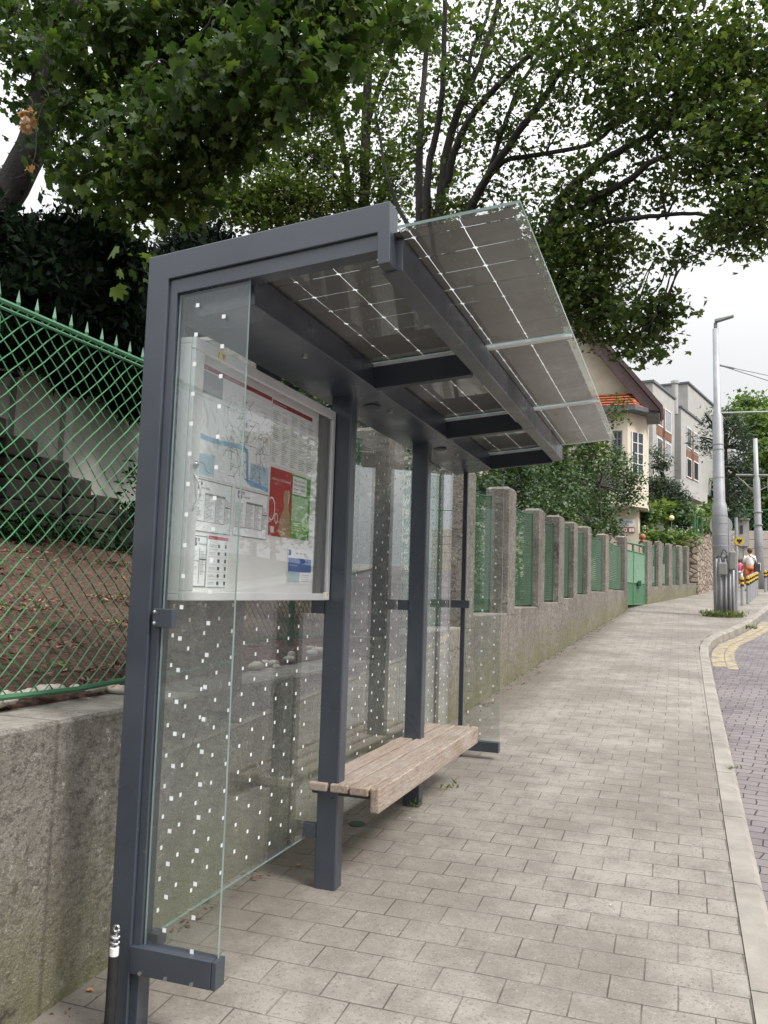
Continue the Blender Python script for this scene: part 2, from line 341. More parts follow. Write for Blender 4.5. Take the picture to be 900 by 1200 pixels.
class MB:
    def __init__(s): s.v = []; s.f = []; s.mi = []; s.m = 0; s.xf = None
    def add(s, vs, fs, m=None):
        b = len(s.v)
        for p in vs:
            p = Vector(p)
            if s.xf: p = s.xf @ p
            s.v.append(tuple(p))
        for f in fs: s.f.append(tuple(i+b for i in f)); s.mi.append(s.m if m is None else m)
        return s
    def box(s, x0, x1, y0, y1, z0, z1, m=None):
        return s.add([(x0, y0, z0), (x1, y0, z0), (x1, y1, z0), (x0, y1, z0), (x0, y0, z1), (x1, y0, z1), (x1, y1, z1), (x0, y1, z1)],
                     [(0, 3, 2, 1), (4, 5, 6, 7), (0, 1, 5, 4), (1, 2, 6, 5), (2, 3, 7, 6), (3, 0, 4, 7)], m)
    def prism(s, poly, axis, a, b, m=None):
        # poly: 2D points; axis 'x','y','z' is the extrusion axis
        n = len(poly)
        def P(q, t):
            return {'x': (t, q[0], q[1]), 'y': (q[0], t, q[1]), 'z': (q[0], q[1], t)}[axis]
        vs = [P(q, a) for q in poly]+[P(q, b) for q in poly]
        fs = [tuple(range(n))[::-1], tuple(range(n, 2*n))]+[(i, (i+1) % n, (i+1) % n+n, i+n) for i in range(n)]
        return s.add(vs, fs, m)
    def quad(s, a, b, c, d, m=None): return s.add([a, b, c, d], [(0, 1, 2, 3)], m)
    def tube(s, pts, rad, n=8, m=None, cap=True):
        pts = [Vector(p) for p in pts]
        if not hasattr(rad, '__len__'): rad = [rad]*len(pts)
        vs = []; up = None
        for i, p in enumerate(pts):
            t = (pts[min(i+1, len(pts)-1)]-pts[max(i-1, 0)])
            if t.length < 1e-9: t = Vector((0, 0, 1))
            t.normalize()
            if up is None:
                up = Vector((0, 0, 1)) if abs(t.z) < .9 else Vector((1, 0, 0))
            a = t.cross(up); a = a.normalized() if a.length > 1e-6 else Vector((1, 0, 0)); b = t.cross(a); up = -b if False else up
            for k in range(n):
                th = 2*pi*k/n; vs.append(p+float(rad[i])*(cos(th)*a+sin(th)*b))
        fs = []
        for i in range(len(pts)-1):
            for k in range(n):
                k2 = (k+1) % n; fs.append((i*n+k, i*n+k2, (i+1)*n+k2, (i+1)*n+k))
        if cap: fs += [tuple(range(n))[::-1], tuple(range((len(pts)-1)*n, len(pts)*n))]
        return s.add(vs, fs, m)
    def cyl(s, p, q, r, n=12, m=None): return s.tube([p, q], [r, r] if not hasattr(r, '__len__') else r, n, m)
    def sphere(s, c, r, n=10, k=7, m=None):
        if not hasattr(r, '__len__'): r = (r, r, r)
        vs = [(c[0], c[1], c[2]-r[2])]
        for i in range(1, k):
            ph = -pi/2+pi*i/k
            for j in range(n):
                th = 2*pi*j/n; vs.append((c[0]+r[0]*cos(ph)*cos(th), c[1]+r[1]*cos(ph)*sin(th), c[2]+r[2]*sin(ph)))
        vs.append((c[0], c[1], c[2]+r[2])); e = len(vs)-1
        fs = [(0, 1+(j+1) % n, 1+j) for j in range(n)]
        for i in range(k-2):
            for j in range(n):
                a = 1+i*n+j; b = 1+i*n+(j+1) % n; fs.append((a, b, b+n, a+n))
        fs += [(e, 1+(k-2)*n+j, 1+(k-2)*n+(j+1) % n) for j in range(n)]
        return s.add(vs, fs, m)
    def build(s, name, mats, parent=None, origin=(0, 0, 0), bevel=0, smooth=False, seg=2):
        me = bpy.data.meshes.new(name)
        off = ORG[parent.name] if parent is not None else Vector(origin)
        me.from_pydata([tuple(Vector(p)-off) for p in s.v], [], s.f)
        if isinstance(mats, str): mats = [mats]
        for q in mats: me.materials.append(MATS[q])
        me.polygons.foreach_set('material_index', s.mi)
        if smooth: me.polygons.foreach_set('use_smooth', [True]*len(s.f))
        me.update()
        o = bpy.data.objects.new(name, me); link(o, parent, origin)
        if bevel:
            b = o.modifiers.new('bevel', 'BEVEL'); b.width = bevel; b.segments = seg; b.limit_method = 'ANGLE'; b.angle_limit = radians(40)
        return o

_tc = {}
def text_geo(body):
    if body in _tc: return _tc[body]
    c = bpy.data.curves.new('t', 'FONT'); c.body = body; c.size = 1; c.resolution_u = 2
    o = bpy.data.objects.new('t', c); COL.objects.link(o); dg = bpy.context.evaluated_depsgraph_get(); dg.update()
    me = bpy.data.meshes.new_from_object(o.evaluated_get(dg))
    vs = [tuple(v.co) for v in me.vertices]; fs = [tuple(p.vertices) for p in me.polygons]
    bpy.data.objects.remove(o); bpy.data.meshes.remove(me)
    w = max(v[0] for v in vs); _tc[body] = (vs, fs, w); return _tc[body]
def text(mb, body, org, u, v, h, m, width=None, center=False):
    vs, fs, w = text_geo(body); org, u, v = Vector(org), Vector(u), Vector(v)
    sx = h if width is None else width/w
    o0 = -w/2*sx if center else 0
    mb.add([org+u*(a[0]*sx+o0)+v*(a[1]*h) for a in vs], fs, m)

# ------------------------------------------------------------------ world, sun
w = bpy.data.worlds.new('World'); scene.world = w; w.use_nodes = True
N, L = w.node_tree.nodes, w.node_tree.links; N.clear()
SUN_EL, SUN_AZ = radians(48), radians(108)      # azimuth measured clockwise from +Y
sky = N.new('ShaderNodeTexSky'); sky.sky_type = 'NISHITA'; sky.sun_disc = False
sky.sun_elevation = SUN_EL; sky.sun_rotation = SUN_AZ; sky.air_density = 1.0; sky.dust_density = 6; sky.ozone_density = 1
hs = N.new('ShaderNodeHueSaturation'); hs.inputs['Saturation'].default_value = .12; L.new(sky.outputs[0], hs.inputs['Color'])
tc = N.new('ShaderNodeTexCoord'); nz = N.new('ShaderNodeTexNoise'); nz.inputs['Scale'].default_value = 1.6; nz.inputs['Detail'].default_value = 5
L.new(tc.outputs['Generated'], nz.inputs['Vector'])
cl = ramp(N, L, nz.outputs['Fac'], [(.3, (3.9, 4.0, 4.15)), (.7, (4.45, 4.5, 4.55))])
sz = N.new('ShaderNodeSeparateXYZ'); L.new(tc.outputs['Generated'], sz.inputs[0])
gr = math_(N, L, 'MULTIPLY_ADD', math_(N, L, 'POWER', math_(N, L, 'MAXIMUM', sz.outputs[2], 0.), 2.), 3.3, .84)   # overcast sky, brightest overhead
cv = N.new('ShaderNodeVectorMath'); cv.operation = 'SCALE'; L.new(cl, cv.inputs[0]); L.new(gr, cv.inputs['Scale']); cl = cv.outputs[0]
mx = mix(N, L, .85, hs.outputs[0], cl)
bg = N.new('ShaderNodeBackground'); bg.inputs[1].default_value = .1; L.new(mx, bg.inputs[0])
wo = N.new('ShaderNodeOutputWorld'); L.new(bg.outputs[0], wo.inputs[0])
sl = bpy.data.lights.new('sun', 'SUN'); sl.energy = 1.7; sl.angle = radians(14); sl.color = (1, .96, .9)
so = bpy.data.objects.new('sun', sl); COL.objects.link(so)
sd = Vector((sin(SUN_AZ)*cos(SUN_EL), cos(SUN_AZ)*cos(SUN_EL), sin(SUN_EL)))
so.rotation_euler = sd.to_track_quat('Z', 'Y').to_euler(); so.location = (5, -5, 20)
scene.view_settings.view_transform = 'Standard'; scene.view_settings.look = 'None'
scene.view_settings.exposure = 1.08; scene.view_settings.gamma = 1
scene.cycles.transparent_max_bounces = 24; scene.cycles.max_bounces = 8; scene.cycles.use_denoising = True

# ------------------------------------------------------------------ setting
WP = [(-12, -.50), (-2, -.30), (0, -.265), (5.2, -.19), (8.9, -.05), (11, .04), (14.3, .19), (20.2, .517), (22.7, 1.08), (27.6, 2.23), (32.5, 3.04), (40, 4.4), (60, 9)]
def wx(y): return float(np.interp(y, [a for a, b in WP], [b for a, b in WP]))
KI = [(-12, 1.87), (2, 1.89), (7.5, 1.915), (11.6, 1.95), (12.6, 2.01), (13.6, 2.145), (14.95, 2.49), (16.9, 2.92), (20.9, 3.6), (27.2, 4.55), (40, 6.7), (60, 11.5)]
def kx(y): return float(np.interp(y, [a for a, b in KI], [b for a, b in KI]))
ys = sorted(set([round(a, 3) for a in np.arange(-12, 60.1, .75)]+[a for a, b in KI if a > -12]))
mb = MB()
for a, b in zip(ys, ys[1:]):
    mb.quad((wx(a)-.15, a, G(a)), (kx(a), a, G(a)), (kx(b), b, G(b)), (wx(b)-.15, b, G(b)))
tag(mb.build('pavement', 'paving'), kind='structure')
# kerb: stones one metre long with narrow gaps
mb = MB(); KY = []
y = -12.
path = [Vector((kx(t), t, 0)) for t in np.arange(-12, 60, .05)]
acc = 0; seg = [path[0]]
def kerbstone(p, q):
    d = (q-p).normalized(); n = Vector((d.y, -d.x, 0)); p = p+d*.004; q = q-d*.004; wd = .125
    T = lambda v, z: (v.x, v.y, G(v.y)+z)
    vs = []
    for e in (p, q):
        vs += [T(e+n*.002, .006), T(e+n*(wd-.025), .006), T(e+n*wd, -.02), T(e+n*wd, -.22), T(e+n*.002, -.22)]
    mb.add(vs, [(0, 1, 6, 5), (1, 2, 7, 6), (2, 3, 8, 7), (4, 0, 5, 9), (4, 3, 2, 1, 0), (5, 6, 7, 8, 9)])
last = path[0]
for p in path[1:]:
    if (p-last).length > .98: kerbstone(last, p); last = p
tag(mb.build('kerb', 'kerb_stone'), kind='structure')
# road sheet beyond the kerb, opposite pavement, big ground to the horizon
mb = MB(); RD = .14
for a, b in zip(ys, ys[1:]):
    x2a, x2b = kx(a)+8.5, kx(b)+8.5
    mb.quad((kx(a)+.05, a, G(a)-RD), (x2a, a, G(a)-RD), (x2b, b, G(b)-RD), (kx(b)+.05, b, G(b)-RD))
tag(mb.build('road', 'sett_road'), kind='structure')
mb = MB()
for a, b in zip(ys, ys[1:]):
    mb.quad((kx(a)+8.4, a, G(a)), (kx(a)+11, a, G(a)), (kx(b)+11, b, G(b)), (kx(b)+8.4, b, G(b)))
    mb.quad((kx(a)+8.4, a, G(a)-RD), (kx(a)+8.4, a, G(a)), (kx(b)+8.4, b, G(b)), (kx(b)+8.4, b, G(b)-RD))
tag(mb.build('opposite_pavement', 'asphalt'), kind='structure')
mb = MB()
yy = [-300, -60, -12, 0, 15, 30, 45, 60, 100, 400]
def gz(y): return G(max(min(y, 75), -40))-.35
for a, b in zip(yy, yy[1:]):
    for x0, x1 in ((-400, -60), (-60, 0), (0, 60), (60, 400)):
        mb.quad((x0, a, gz(a)), (x1, a, gz(a)), (x1, b, gz(b)), (x0, b, gz(b)))
tag(mb.build('ground', 'soil'), kind='structure')
# faded double yellow band following the kerb round the bend
mb = MB()
def yband(off0, off1, y0, y1):
    tt = np.linspace(y0, y1, 26); P = []
    for t in tt:
        d = (Vector((kx(t+.2), t+.2, 0))-Vector((kx(t-.2), t-.2, 0))).normalized(); n = Vector((d.y, -d.x, 0))
        e = Vector((kx(t), t, 0)); P.append((e+n*(off0), e+n*off1))
    for (a, b), (c, d) in zip(P, P[1:]):
        z = lambda v: (v.x, v.y, G(v.y)-RD+.004)
        mb.quad(z(a), z(b), z(d), z(c))
yband(.17, .35, 10.6, 19); yband(.362, .50, 10.4, 19)
tag(mb.build('road_marking', 'yellow_paint'), kind='structure')

# wall sections
SECT = [(-12, 2.95, .915), (2.95, 5.3, 1.06), (5.3, 7.1, 1.16), (7.1, 8.9, 1.218), (8.9, 10.4, 1.273), (10.4, 11.7, 1.335), (11.7, 13.2, 1.40), (13.2, 15.6, 1.47), (15.6, 18.9, 1.53), (18.9, 19.4, 1.62), (21.7, 23.1, 1.70), (23.1, 24.2, 1.75), (24.2, 25.4, 1.80), (25.4, 26.4, 1.84), (26.4, 27.5, 1.9)]
def wtop(y):
    for a, b, z in SECT:
        if a <= y < b: return z
    return 1.65 if y < 22 else 1.9+.05*(y-27.5)
wall = thing('concrete_wall', (wx(0), 0, G(0)), 'long weathered grey concrete wall with square pillars running uphill beside the pavement', 'wall')
mb = MB()
T = .30
for a, b, z in SECT:
    n = max(1, int((b-a)/1.5)); tt = np.linspace(a, b, n+1)
    for i in range(n):
        p, q = tt[i], tt[i+1]; e = .012
        vs = []
        for t in (p, q):
            vs += [(wx(t), t, G(t)-.3), (wx(t), t, z-e), (wx(t)-e, t, z), (wx(t)-T, t, z), (wx(t)-T, t, G(t)-.3)]
        fs = [(0, 5, 6, 1), (1, 6, 7, 2), (2, 7, 8, 3), (3, 8, 9, 4)]
        if i == 0: fs.append((0, 1, 2, 3, 4))
        if i == n-1: fs.append((5, 9, 8, 7, 6))
        mb.add(vs, fs)
o = mb.build('wall_base', 'concrete', wall)
PIL = [(.88, 1.22, 2.48), (3.1, 3.43, 2.50), (5.2, 5.55, 2.53), (6.96, 7.31, 2.57), (8.68, 9.07, 2.50), (10.15, 10.6, 2.55), (11.5, 11.88, 2.57), (13.0, 13.42, 2.62), (15.4, 15.9, 2.66), (18.7, 19.2, 2.85), (21.7, 22.15, 2.94), (22.85, 23.22, 3.0), (24.0, 24.38, 3.01), (25.25, 25.62, 3.03), (26.2, 26.5, 3.06)]
for a, b, z in PIL:
    mb = MB(); xa, xb = wx(a)+.004, wx(b)+.004
    dp = .27 if a < 8 else (.2 if a < 20 else .12)
    poly = [(xa-dp, a), (xa, a), (xb, b), (xb-dp, b)]
    zb = min(wtop(a), wtop(b))-.02
    mb.prism(poly, 'z', zb, z-.03)
    c = Vector(((xa+xb)/2-dp/2, (a+b)/2, 0)); top = [(c.x+(p[0]-c.x)*.8, c.y+(p[1]-c.y)*.8) for p in poly]
    vs = [(p[0], p[1], z-.03) for p in poly]+[(p[0], p[1], z) for p in top]
    mb.add(vs, [(4, 5, 6, 7)]+[(i, (i+1) % 4, (i+1) % 4+4, i+4) for i in range(4)])
    mb.build('pillar', 'concrete', wall, bevel=.006)

# chain link: zigzag wires crossing
def chainlink(mb, P, ulen, z0f, z1f, pitch, r, n=3, slope=1.0, wig=0):
    """P(u)-> Vector ground point; vertical extent z0f(u)..z1f(u)"""
    H = z1f(0)-z0f(0); k = int((ulen+H/slope)/pitch)+2
    for sgn in (1, -1):
        for i in range(k):
            u0 = -H/slope+i*pitch if sgn > 0 else i*pitch
            pts = []
            ns = max(2, int(H/pitch*slope)*1+1) if wig else 12
            for j in range(ns+1):
                t = j/ns; u = u0+sgn*t*H/slope
                if u < -1e-6 or u > ulen+1e-6: continue
                p = P(u); z = z0f(u)+t*(z1f(u)-z0f(u))
                off = (wig*(1 if j % 2 else -1)) if wig else 0
                pts.append(Vector((p.x+sgn*r*.9+off, p.y, z)))
            if len(pts) > 1: mb.tube(pts, r, n, cap=False)

# near spiked fence standing on the wall
FX = -.25
fence = thing('spiked_fence', (wx(0)+FX, .5, .93), 'green chain link fence with arrow spikes on its top rail, left of the shelter', 'fence')
def FP(y): return Vector((wx(y)+FX, y, 0))
mb = MB()
Y0, Y1 = -4.3, .86
chainlink(mb, lambda u: FP(Y0+u), Y1-Y0, lambda u: .97, lambda u: 2.315, .074, .0027, 3, .92, .0036)
mb.build('wire_mesh', 'green_wire', fence)
mb = MB()
mb.tube([FP(t)+Vector((0.01, 0, .972-.008*sin(t*5))) for t in np.linspace(Y0, Y1, 12)], .011, 6)
mb.build('bottom_rail', 'green_paint', fence)
mb = MB(); mb.tube([FP(t)+Vector((0, 0, 2.315)) for t in (Y0, 0, Y1)], .0095, 6); mb.tube([FP(t)+Vector((.004, 0, 2.290)) for t in (Y0, 0, Y1)], .006, 5)
mb.build('top_rail', 'green_paint', fence)
yk = -.019-.0885*8
while yk < Y1-.02:
    mb = MB(); p = FP(yk); z = 2.322; r1 = .0115
    mb.add([(p.x, p.y-r1*.6, z), (p.x, p.y+r1*.6, z), (p.x, p.y+r1, z+.012), (p.x, p.y, z+.058), (p.x, p.y-r1, z+.012),
            (p.x+.009, p.y, z+.012)], [(0, 1, 2, 3, 4), (4, 3, 5), (5, 3, 2), (0, 4, 5), (1, 0, 5), (2, 1, 5)])
    mb.tube([(p.x, p.y, z-.012), (p.x, p.y, z+.004)], .006, 5)
    mb.build('spike', 'green_paint', fence); yk += .0885
for yp in (-2.1, -.105): 
    mb = MB(); p = FP(yp); mb.box(p.x-.03, p.x-.004, p.y-.02, p.y+.02, .9, 2.31); mb.build('fence_post', 'green_paint', fence, bevel=.003)

# panels of mesh between pillars
pf = thing('mesh_fence', (wx(9)-.2, 9, 1.3), 'row of green wire mesh panels between the concrete pillars', 'fence')
edges = [(PIL[i][1], PIL[i+1][0]) for i in range(len(PIL)-1)]
for i, (a, b) in enumerate(edges):
    if i == 9: continue
    mb = MB(); zt = min(PIL[i][2], PIL[i+1][2])-.07; zb = max(wtop(a+.05), wtop(b-.05))+.03
    fo = .2 if a < 7 else (.085 if a < 20 else .08); pa, pb = Vector((wx(a)-fo, a, 0)), Vector((wx(b)-fo, b, 0)); ln = (pb-pa).length
    pt = .055 if a < 12 else .08
    chainlink(mb, lambda u: pa.lerp(pb, u/ln), ln, lambda u: zb, lambda u: zt-.05*sin(pi*min(max(u/ln, 0), 1)), pt, .0026 if a < 12 else .0042, 3, 1.0, .0012)
    mb.tube([pa+Vector((0, 0, zb)), pb+Vector((0, 0, zb))], .01, 5); mb.tube([pa.lerp(pb, t)+Vector((0, 0, zt-.05*sin(pi*t))) for t in np.linspace(0, 1, 7)], .01, 5)
    for t in (0.02, .98):
        q = pa.lerp(pb, t); mb.tube([q+Vector((0, 0, zb-.03)), q+Vector((0, 0, zt))], .012, 5)
    if i in (0, 1): q = pa.lerp(pb, .5); mb.tube([q+Vector((-.02, 0, zb-.05)), q+Vector((-.02, 0, zt))], .018, 6)
    mb.build('mesh_panel', 'panel_green', pf)

# gate between pillars
ga, gb = Vector((wx(19.3)-.06, 19.3, 0)), Vector((wx(21.65)-.06, 21.65, 0))
gate = thing('garden_gate', (ga.x, 20.4, G(20.4)), 'pale green metal garden gate with letter box between two concrete pillars', 'gate')
d = (gb-ga); ln = d.length; d.normalize(); nrm = Vector((d.y, -d.x, 0))
def gp(u, z, o=0): return ga+d*u+nrm*o+Vector((0, 0, z))
zb, zt = G(20.4)+.07, 2.75
mb = MB()
for u in (.03, ln*.38, ln-.03): mb.tube([gp(u, zb), gp(u, zt)], .028, 4)
for z in (zb, 1.75, zt-.2): mb.tube([gp(0, z), gp(ln, z)], .022, 4)
mb.tube([gp(ln*t, zt-.02+.05*t) for t in (0, .5, 1)], .028, 4)
mb.build('gate_frame', 'green_paint', gate)
mb = MB(); 
for u0, u1 in ((.05, ln*.36), (ln*.4, ln-.05)): mb.prism([(0, 0)]*0 or [(gp(u0, 0).x, gp(u0, 0).y), (gp(u1, 0).x, gp(u1, 0).y), (gp(u1, 0, .006).x, gp(u1, 0, .006).y), (gp(u0, 0, .006).x, gp(u0, 0, .006).y)], 'z', zb+.02, 1.73)
mb.build('lower_panel', 'green_paint', gate)
mb = MB()
chainlink(mb, lambda u: gp(u, 0), ln, lambda u: 1.76, lambda u: zt-.21, .06, .006, 3)
mb.build('upper_mesh', 'green_paint', gate)
mb = MB(); q = gp(ln*.62, 1.62, .05); mb.box(q.x-.03, q.x+.05, q.y-.18, q.y+.18, 1.68, 1.82); mb.build('letter_box', 'green_paint', gate, bevel=.01)

# garden terrain behind wall
mb = MB(); gx = [0, .25, .8, 1.6, 2.6, 3.6, 5, 8, 14, 30]
def gh(x, y):   # x = distance behind wall
    b = float(np.interp(y, [-12, 2, 5, 9, 14, 19, 27, 40, 60], [.93, .93, 1.08, 1.23, 1.4, 1.55, 1.85, 2.6, 3.7]))
    near = float(np.interp(y, [4, 9], [1, 0]))
    return b+min(x, 3.6)*.19*near+.02*sin(x*7+y*5)+ (min(x, 14)*.03)
gys = list(np.arange(-12, 9, .5))+list(np.arange(9, 27.6, 1.5))
gv = lambda i, j: (wx(gys[j])-T-gx[i], gys[j], gh(gx[i], gys[j])-(.03 if i == 0 else 0))
for j in range(len(gys)-1):
    for i in range(len(gx)-1):
        mb.add([gv(i, j), gv(i, j+1), gv(i+1, j+1), gv(i+1, j)], [(0, 1, 2, 3)], 0 if (gx[i] < 3 and gys[j] < 6) else 1)
tag(mb.build('garden_ground', ['mulch', 'soil'], smooth=True), kind='structure')
leafmat('leaf_litter', (.07, .035, .028), (.16, .07, .055), (.38, .28, .18), .1)
lt = thing('leaf_litter', (-2, 2, 1.1), 'reddish brown mulch and dry leaf litter covering the garden bed behind the fence', 'leaf litter'); lt['kind'] = 'stuff'
LITTER = lt
# pebbles lying on the wall top under the fence
r0 = random.Random(3); meshes = []
for k in range(7):
    mb = MB(); rr = (.03*r0.uniform(.8, 1.5), .035*r0.uniform(.8, 1.7), .02*r0.uniform(.8, 1.3)); mb.sphere((0, 0, 0), rr, 10, 6)
    mb.v = [tuple(c*(1+.12*r0.uniform(-1, 1)) for c in v) for v in mb.v]
    o = mb.build('pebble', 'pebble', smooth=True); meshes.append(o.data); bpy.data.objects.remove(o)
for k in range(64):
    o = bpy.data.objects.new('pebble', meshes[k % 7]); y = -.85+k*.05+r0.uniform(-.02, .02) if k < 40 else r0.uniform(.1, 2.9)
    if .8 < y < 1.3: y += .5
    off = r0.uniform(-.05, -.22) if k < 40 else r0.uniform(-.02, -.3)
    link(o, None, (wx(y)+FX-.02+off*.55+.03, y, gh(.02, y)+.0+r0.uniform(0, .012))); o.rotation_euler = (0, 0, r0.uniform(0, 6)); s = r0.uniform(.6, 1.15); o.scale = (s, s, s)
    tag(o, 'smooth pale pebble among many others strewn along the top of the wall by the fence', 'pebble', 'pebbles along the wall top')

# ------------------------------------------------------------------ shelter
U = 1.258
SH = thing('bus_shelter', (0, 0, G0), 'dark grey steel and glass bus shelter with a solar cell roof and built in bench', 'bus shelter')
SM = 'shelter_metal'
def rz(x): return 2.449+.09*(x-.87)
# portal frame at the near end
mb = MB()
outer = [(0, -.05), (0, 2.45), (.842, 2.539), (.848, 2.347), (.808, 2.343), (.804, 2.444), (.079, 2.369), (.079, -.05)]
mb.prism(outer, 'y', 0, .075)
mb.build('end_frame', SM, SH, bevel=.003)
mb = MB(); inner = [(.0795, -.05), (.0795, 2.3685), (.8035, 2.4435), (.806, 2.392), (.108, 2.322), (.108, -.05)]
mb.prism(inner, 'y', .011, .07); mb.build('inner_trim', SM, SH, bevel=.002)
for k, y in enumerate((1.256, 1.256+U)):
    mb = MB(); mb.box(.137, .238, y, y+.078, G(y)-.1, 2.32); mb.build('post', SM, SH, bevel=.006)
    mb = MB(); mb.cyl((.187, y+.01, 2.262+.0), (.187, y+.03, 2.262), .012, 10)
mb = MB(); mb.box(.148, .178, 3.76, 3.785, G(3.77)-.05, 2.30); mb.build('end_post', 'dark_metal', SH, bevel=.002)
# back beam (box gutter) and front beam
mb = MB(); mb.prism([(.085, 2.247), (.361, 2.283), (.350, 2.396), (.085, 2.372)], 'y', .076, 3.78); mb.build('back_beam', SM, SH, bevel=.003)
mb = MB(); mb.prism([(.802, 2.336), (.868, 2.343), (.868, rz(.868)-.004), (.802, rz(.802)-.004)], 'y', .062, 3.785); mb.build('front_beam', SM, SH, bevel=.003)
for k in (1, 2, 3):
    y = k*U-.03 if k < 3 else 3.735
    mb = MB(); mb.prism([(.352, 2.282), (.801, 2.322), (.801, rz(.8)-.005), (.352, rz(.352)-.005)], 'y', y, y+.045); mb.build('cross_beam', 'dark_metal', SH, bevel=.002)
    mb = MB(); mb.prism([(.352, rz(.352)-.02), (.8, rz(.8)-.02), (.8, rz(.8)-.008), (.352, rz(.352)-.008)], 'y', y-.012, y-.0005); mb.build('edge_strip', 'alu', SH)
for k in (1, 2):
    mb = MB(); mb.prism([(.869, rz(.869)-.012), (1.230, rz(1.23)-.012), (1.230, rz(1.23)-.002), (.869, rz(.869)-.002)], 'y', k*U-.014, k*U+.014); mb.build('joint_strip', 'alu', SH)
# roof panes with the cells laminated inside
for k in range(3):
    y0, y1 = k*U+.004 + (.0 if k else -.004), (k+1)*U-.004
    mb = MB(); x0, x1, t = .20, 1.234, .009
    if k == 0:
        poly = [(x0, .078), (.80, .078), (.868, .078), (.868, 0), (x1, 0), (x1, y1), (x0, y1)]
    else: poly = [(x0, y0), (x1, y0), (x1, y1), (x0, y1)]
    n = len(poly)
    vs = [(p[0], p[1], rz(p[0])) for p in poly]+[(p[0], p[1], rz(p[0])+t) for p in poly]
    mb.add(vs, [tuple(range(n))[::-1], tuple(range(n, 2*n))], 0); mb.add(vs, [(i, (i+1) % n, (i+1) % n+n, i+n) for i in range(n)], 1)
    rp = mb.build('roof_pane', ['roof_glass', 'glass_edge'], SH)
    mb = MB(); px, py = .156, .1534; g, ch = .0020, .0075
    for i in range(6):
        for j in range(-1, 8):
            a, b = .268+i*px+g, .268+(i+1)*px-g; gy = .0032; c, d = max(k*U+.0895+j*py+gy, k*U+.035), min(k*U+.0895+(j+1)*py-gy, (k+1)*U-.022)
            pl = [(a+ch, c), (b-ch, c), (b, c+ch), (b, d-ch), (b-ch, d), (a+ch, d), (a, d-ch), (a, c+ch)]
            vs = [(p[0], p[1], rz(p[0])+.0035) for p in pl]+[(p[0], p[1], rz(p[0])+.0055) for p in pl]
            mb.add(vs, [tuple(range(8))[::-1], tuple(range(8, 16))])
    mb.build('solar_cells', 'cell', rp)
    mb = MB(); zq_ = lambda x: rz(x)+.0062
    for i in range(1, 6):
        x = .268+i*px; mb.quad((x-.0014, k*U+.04, zq_(x)), (x+.0016, k*U+.04, zq_(x)), (x+.0016, (k+1)*U-.024, zq_(x)), (x-.0016, (k+1)*U-.024, zq_(x)))
    for j in range(8):
        y = k*U+.0895+j*py; mb.quad((.27, y-.0024, zq_(.27)+.0002), (1.2, y-.0024, zq_(1.2)+.0002), (1.2, y+.0024, zq_(1.2)+.0002), (.27, y+.0024, zq_(.27)+.0002))
    mb.build('cell_ribbon', 'ribbon', rp)
# strip lamp and small studs
mb = MB(); mb.box(.782, .801, 1.55, 2.42, 2.352, 2.372); mb.build('strip_light', 'alu', SH, bevel=.002)
for y in (.62, 1.65, 3.0):
    mb = MB(); mb.cyl((.29, y, 2.262), (.29, y, 2.276), .011, 10); mb.build('stud', 'steel', SH)
for y in (1.5, 2.75):
    mb = MB(); mb.cyl((.24, y, 2.262), (.24, y, 2.272), .045, 16); mb.build('speaker_disc', 'dark_metal', SH)

def pane(name, x0, x1, y0, y1, z0, z1, thin, dots):
    mb = MB(); vs = [(x0, y0, z0), (x1, y0, z0), (x1, y1, z0), (x0, y1, z0), (x0, y0, z1), (x1, y0, z1), (x1, y1, z1), (x0, y1, z1)]
    F = [(0, 3, 2, 1), (4, 5, 6, 7), (0, 1, 5, 4), (1, 2, 6, 5), (2, 3, 7, 6), (3, 0, 4, 7)]
    big = (3, 5) if thin == 'x' else (2, 4)
    mb.add(vs, [F[i] for i in big], 0); mb.add(vs, [F[i] for i in range(6) if i not in big], 1)
    o = mb.build(name, ['glass', 'glass_edge'], SH)
    mb = MB(); h = .0065; e = .0006
    for a, z in dots:
        if thin == 'x': mb.quad((x1+e, a-h, z-h), (x1+e, a+h, z-h), (x1+e, a+h, z+h), (x1+e, a-h, z+h))
        else: mb.quad((a-h, y0-e, z-h), (a+h, y0-e, z-h), (a+h, y0-e, z+h), (a-h, y0-e, z+h))
    mb.build('dot_pattern', 'dot_white', o)
    return o
def backdots(y0, y1, z0, z1):
    out = []; y = y0+.05; i = 0
    while y < y1-.03:
        z = z0+.07+(.049 if i % 2 else 0)
        while z < z1-.03:
            out.append((y, z)); z += .0977
        y += .0985; i += 1
    return out
for (a, b) in ((.10, 1.465), (1.475, 2.775), (2.785, 3.755)):
    pane('back_pane', .060, .070, a, b, .255, 2.33, 'x', backdots(a, b, .255, 2.33))
wd = [(.28, .573+.0977*k) for k in range(-3, 18)]+[(.181, .814+.0977*k) for k in range(-5, 16)]
pane('wing_pane', .112, .368, .022, .032, .262, 2.352, 'y', [d_ for d_ in wd if d_[1] < 2.3])
wd = [(.40, .42+.0977*k) for k in range(0, 18)]+[(.31, .37+.0977*k) for k in range(0, 18)]+[(.22, .42+.0977*k) for k in range(0, 18)]
pane('wing_pane', .182, .45, 3.765, 3.775, .305, 2.245, 'y', wd)
# foot rails
mb = MB(); mb.box(.082, .362, -.004, .05, .193, .273); mb.box(.3635, .379, -.004, .05, .193, .273)
fr = mb.build('foot_rail', SM, SH, bevel=.002)
for x in (.12, .21, .30):
    mb = MB(); mb.cyl((x, -.008, .2), (x, -.004, .2), .006, 10); mb.build('bolt', 'steel', fr)
mb = MB(); mb.box(.10, .14, .051, .10, .255, .295); mb.build('glass_bracket', SM, SH, bevel=.002)
mb = MB(); mb.box(.18, .45, 3.745, 3.80, .248, .318); mb.build('foot_rail', SM, SH, bevel=.002)
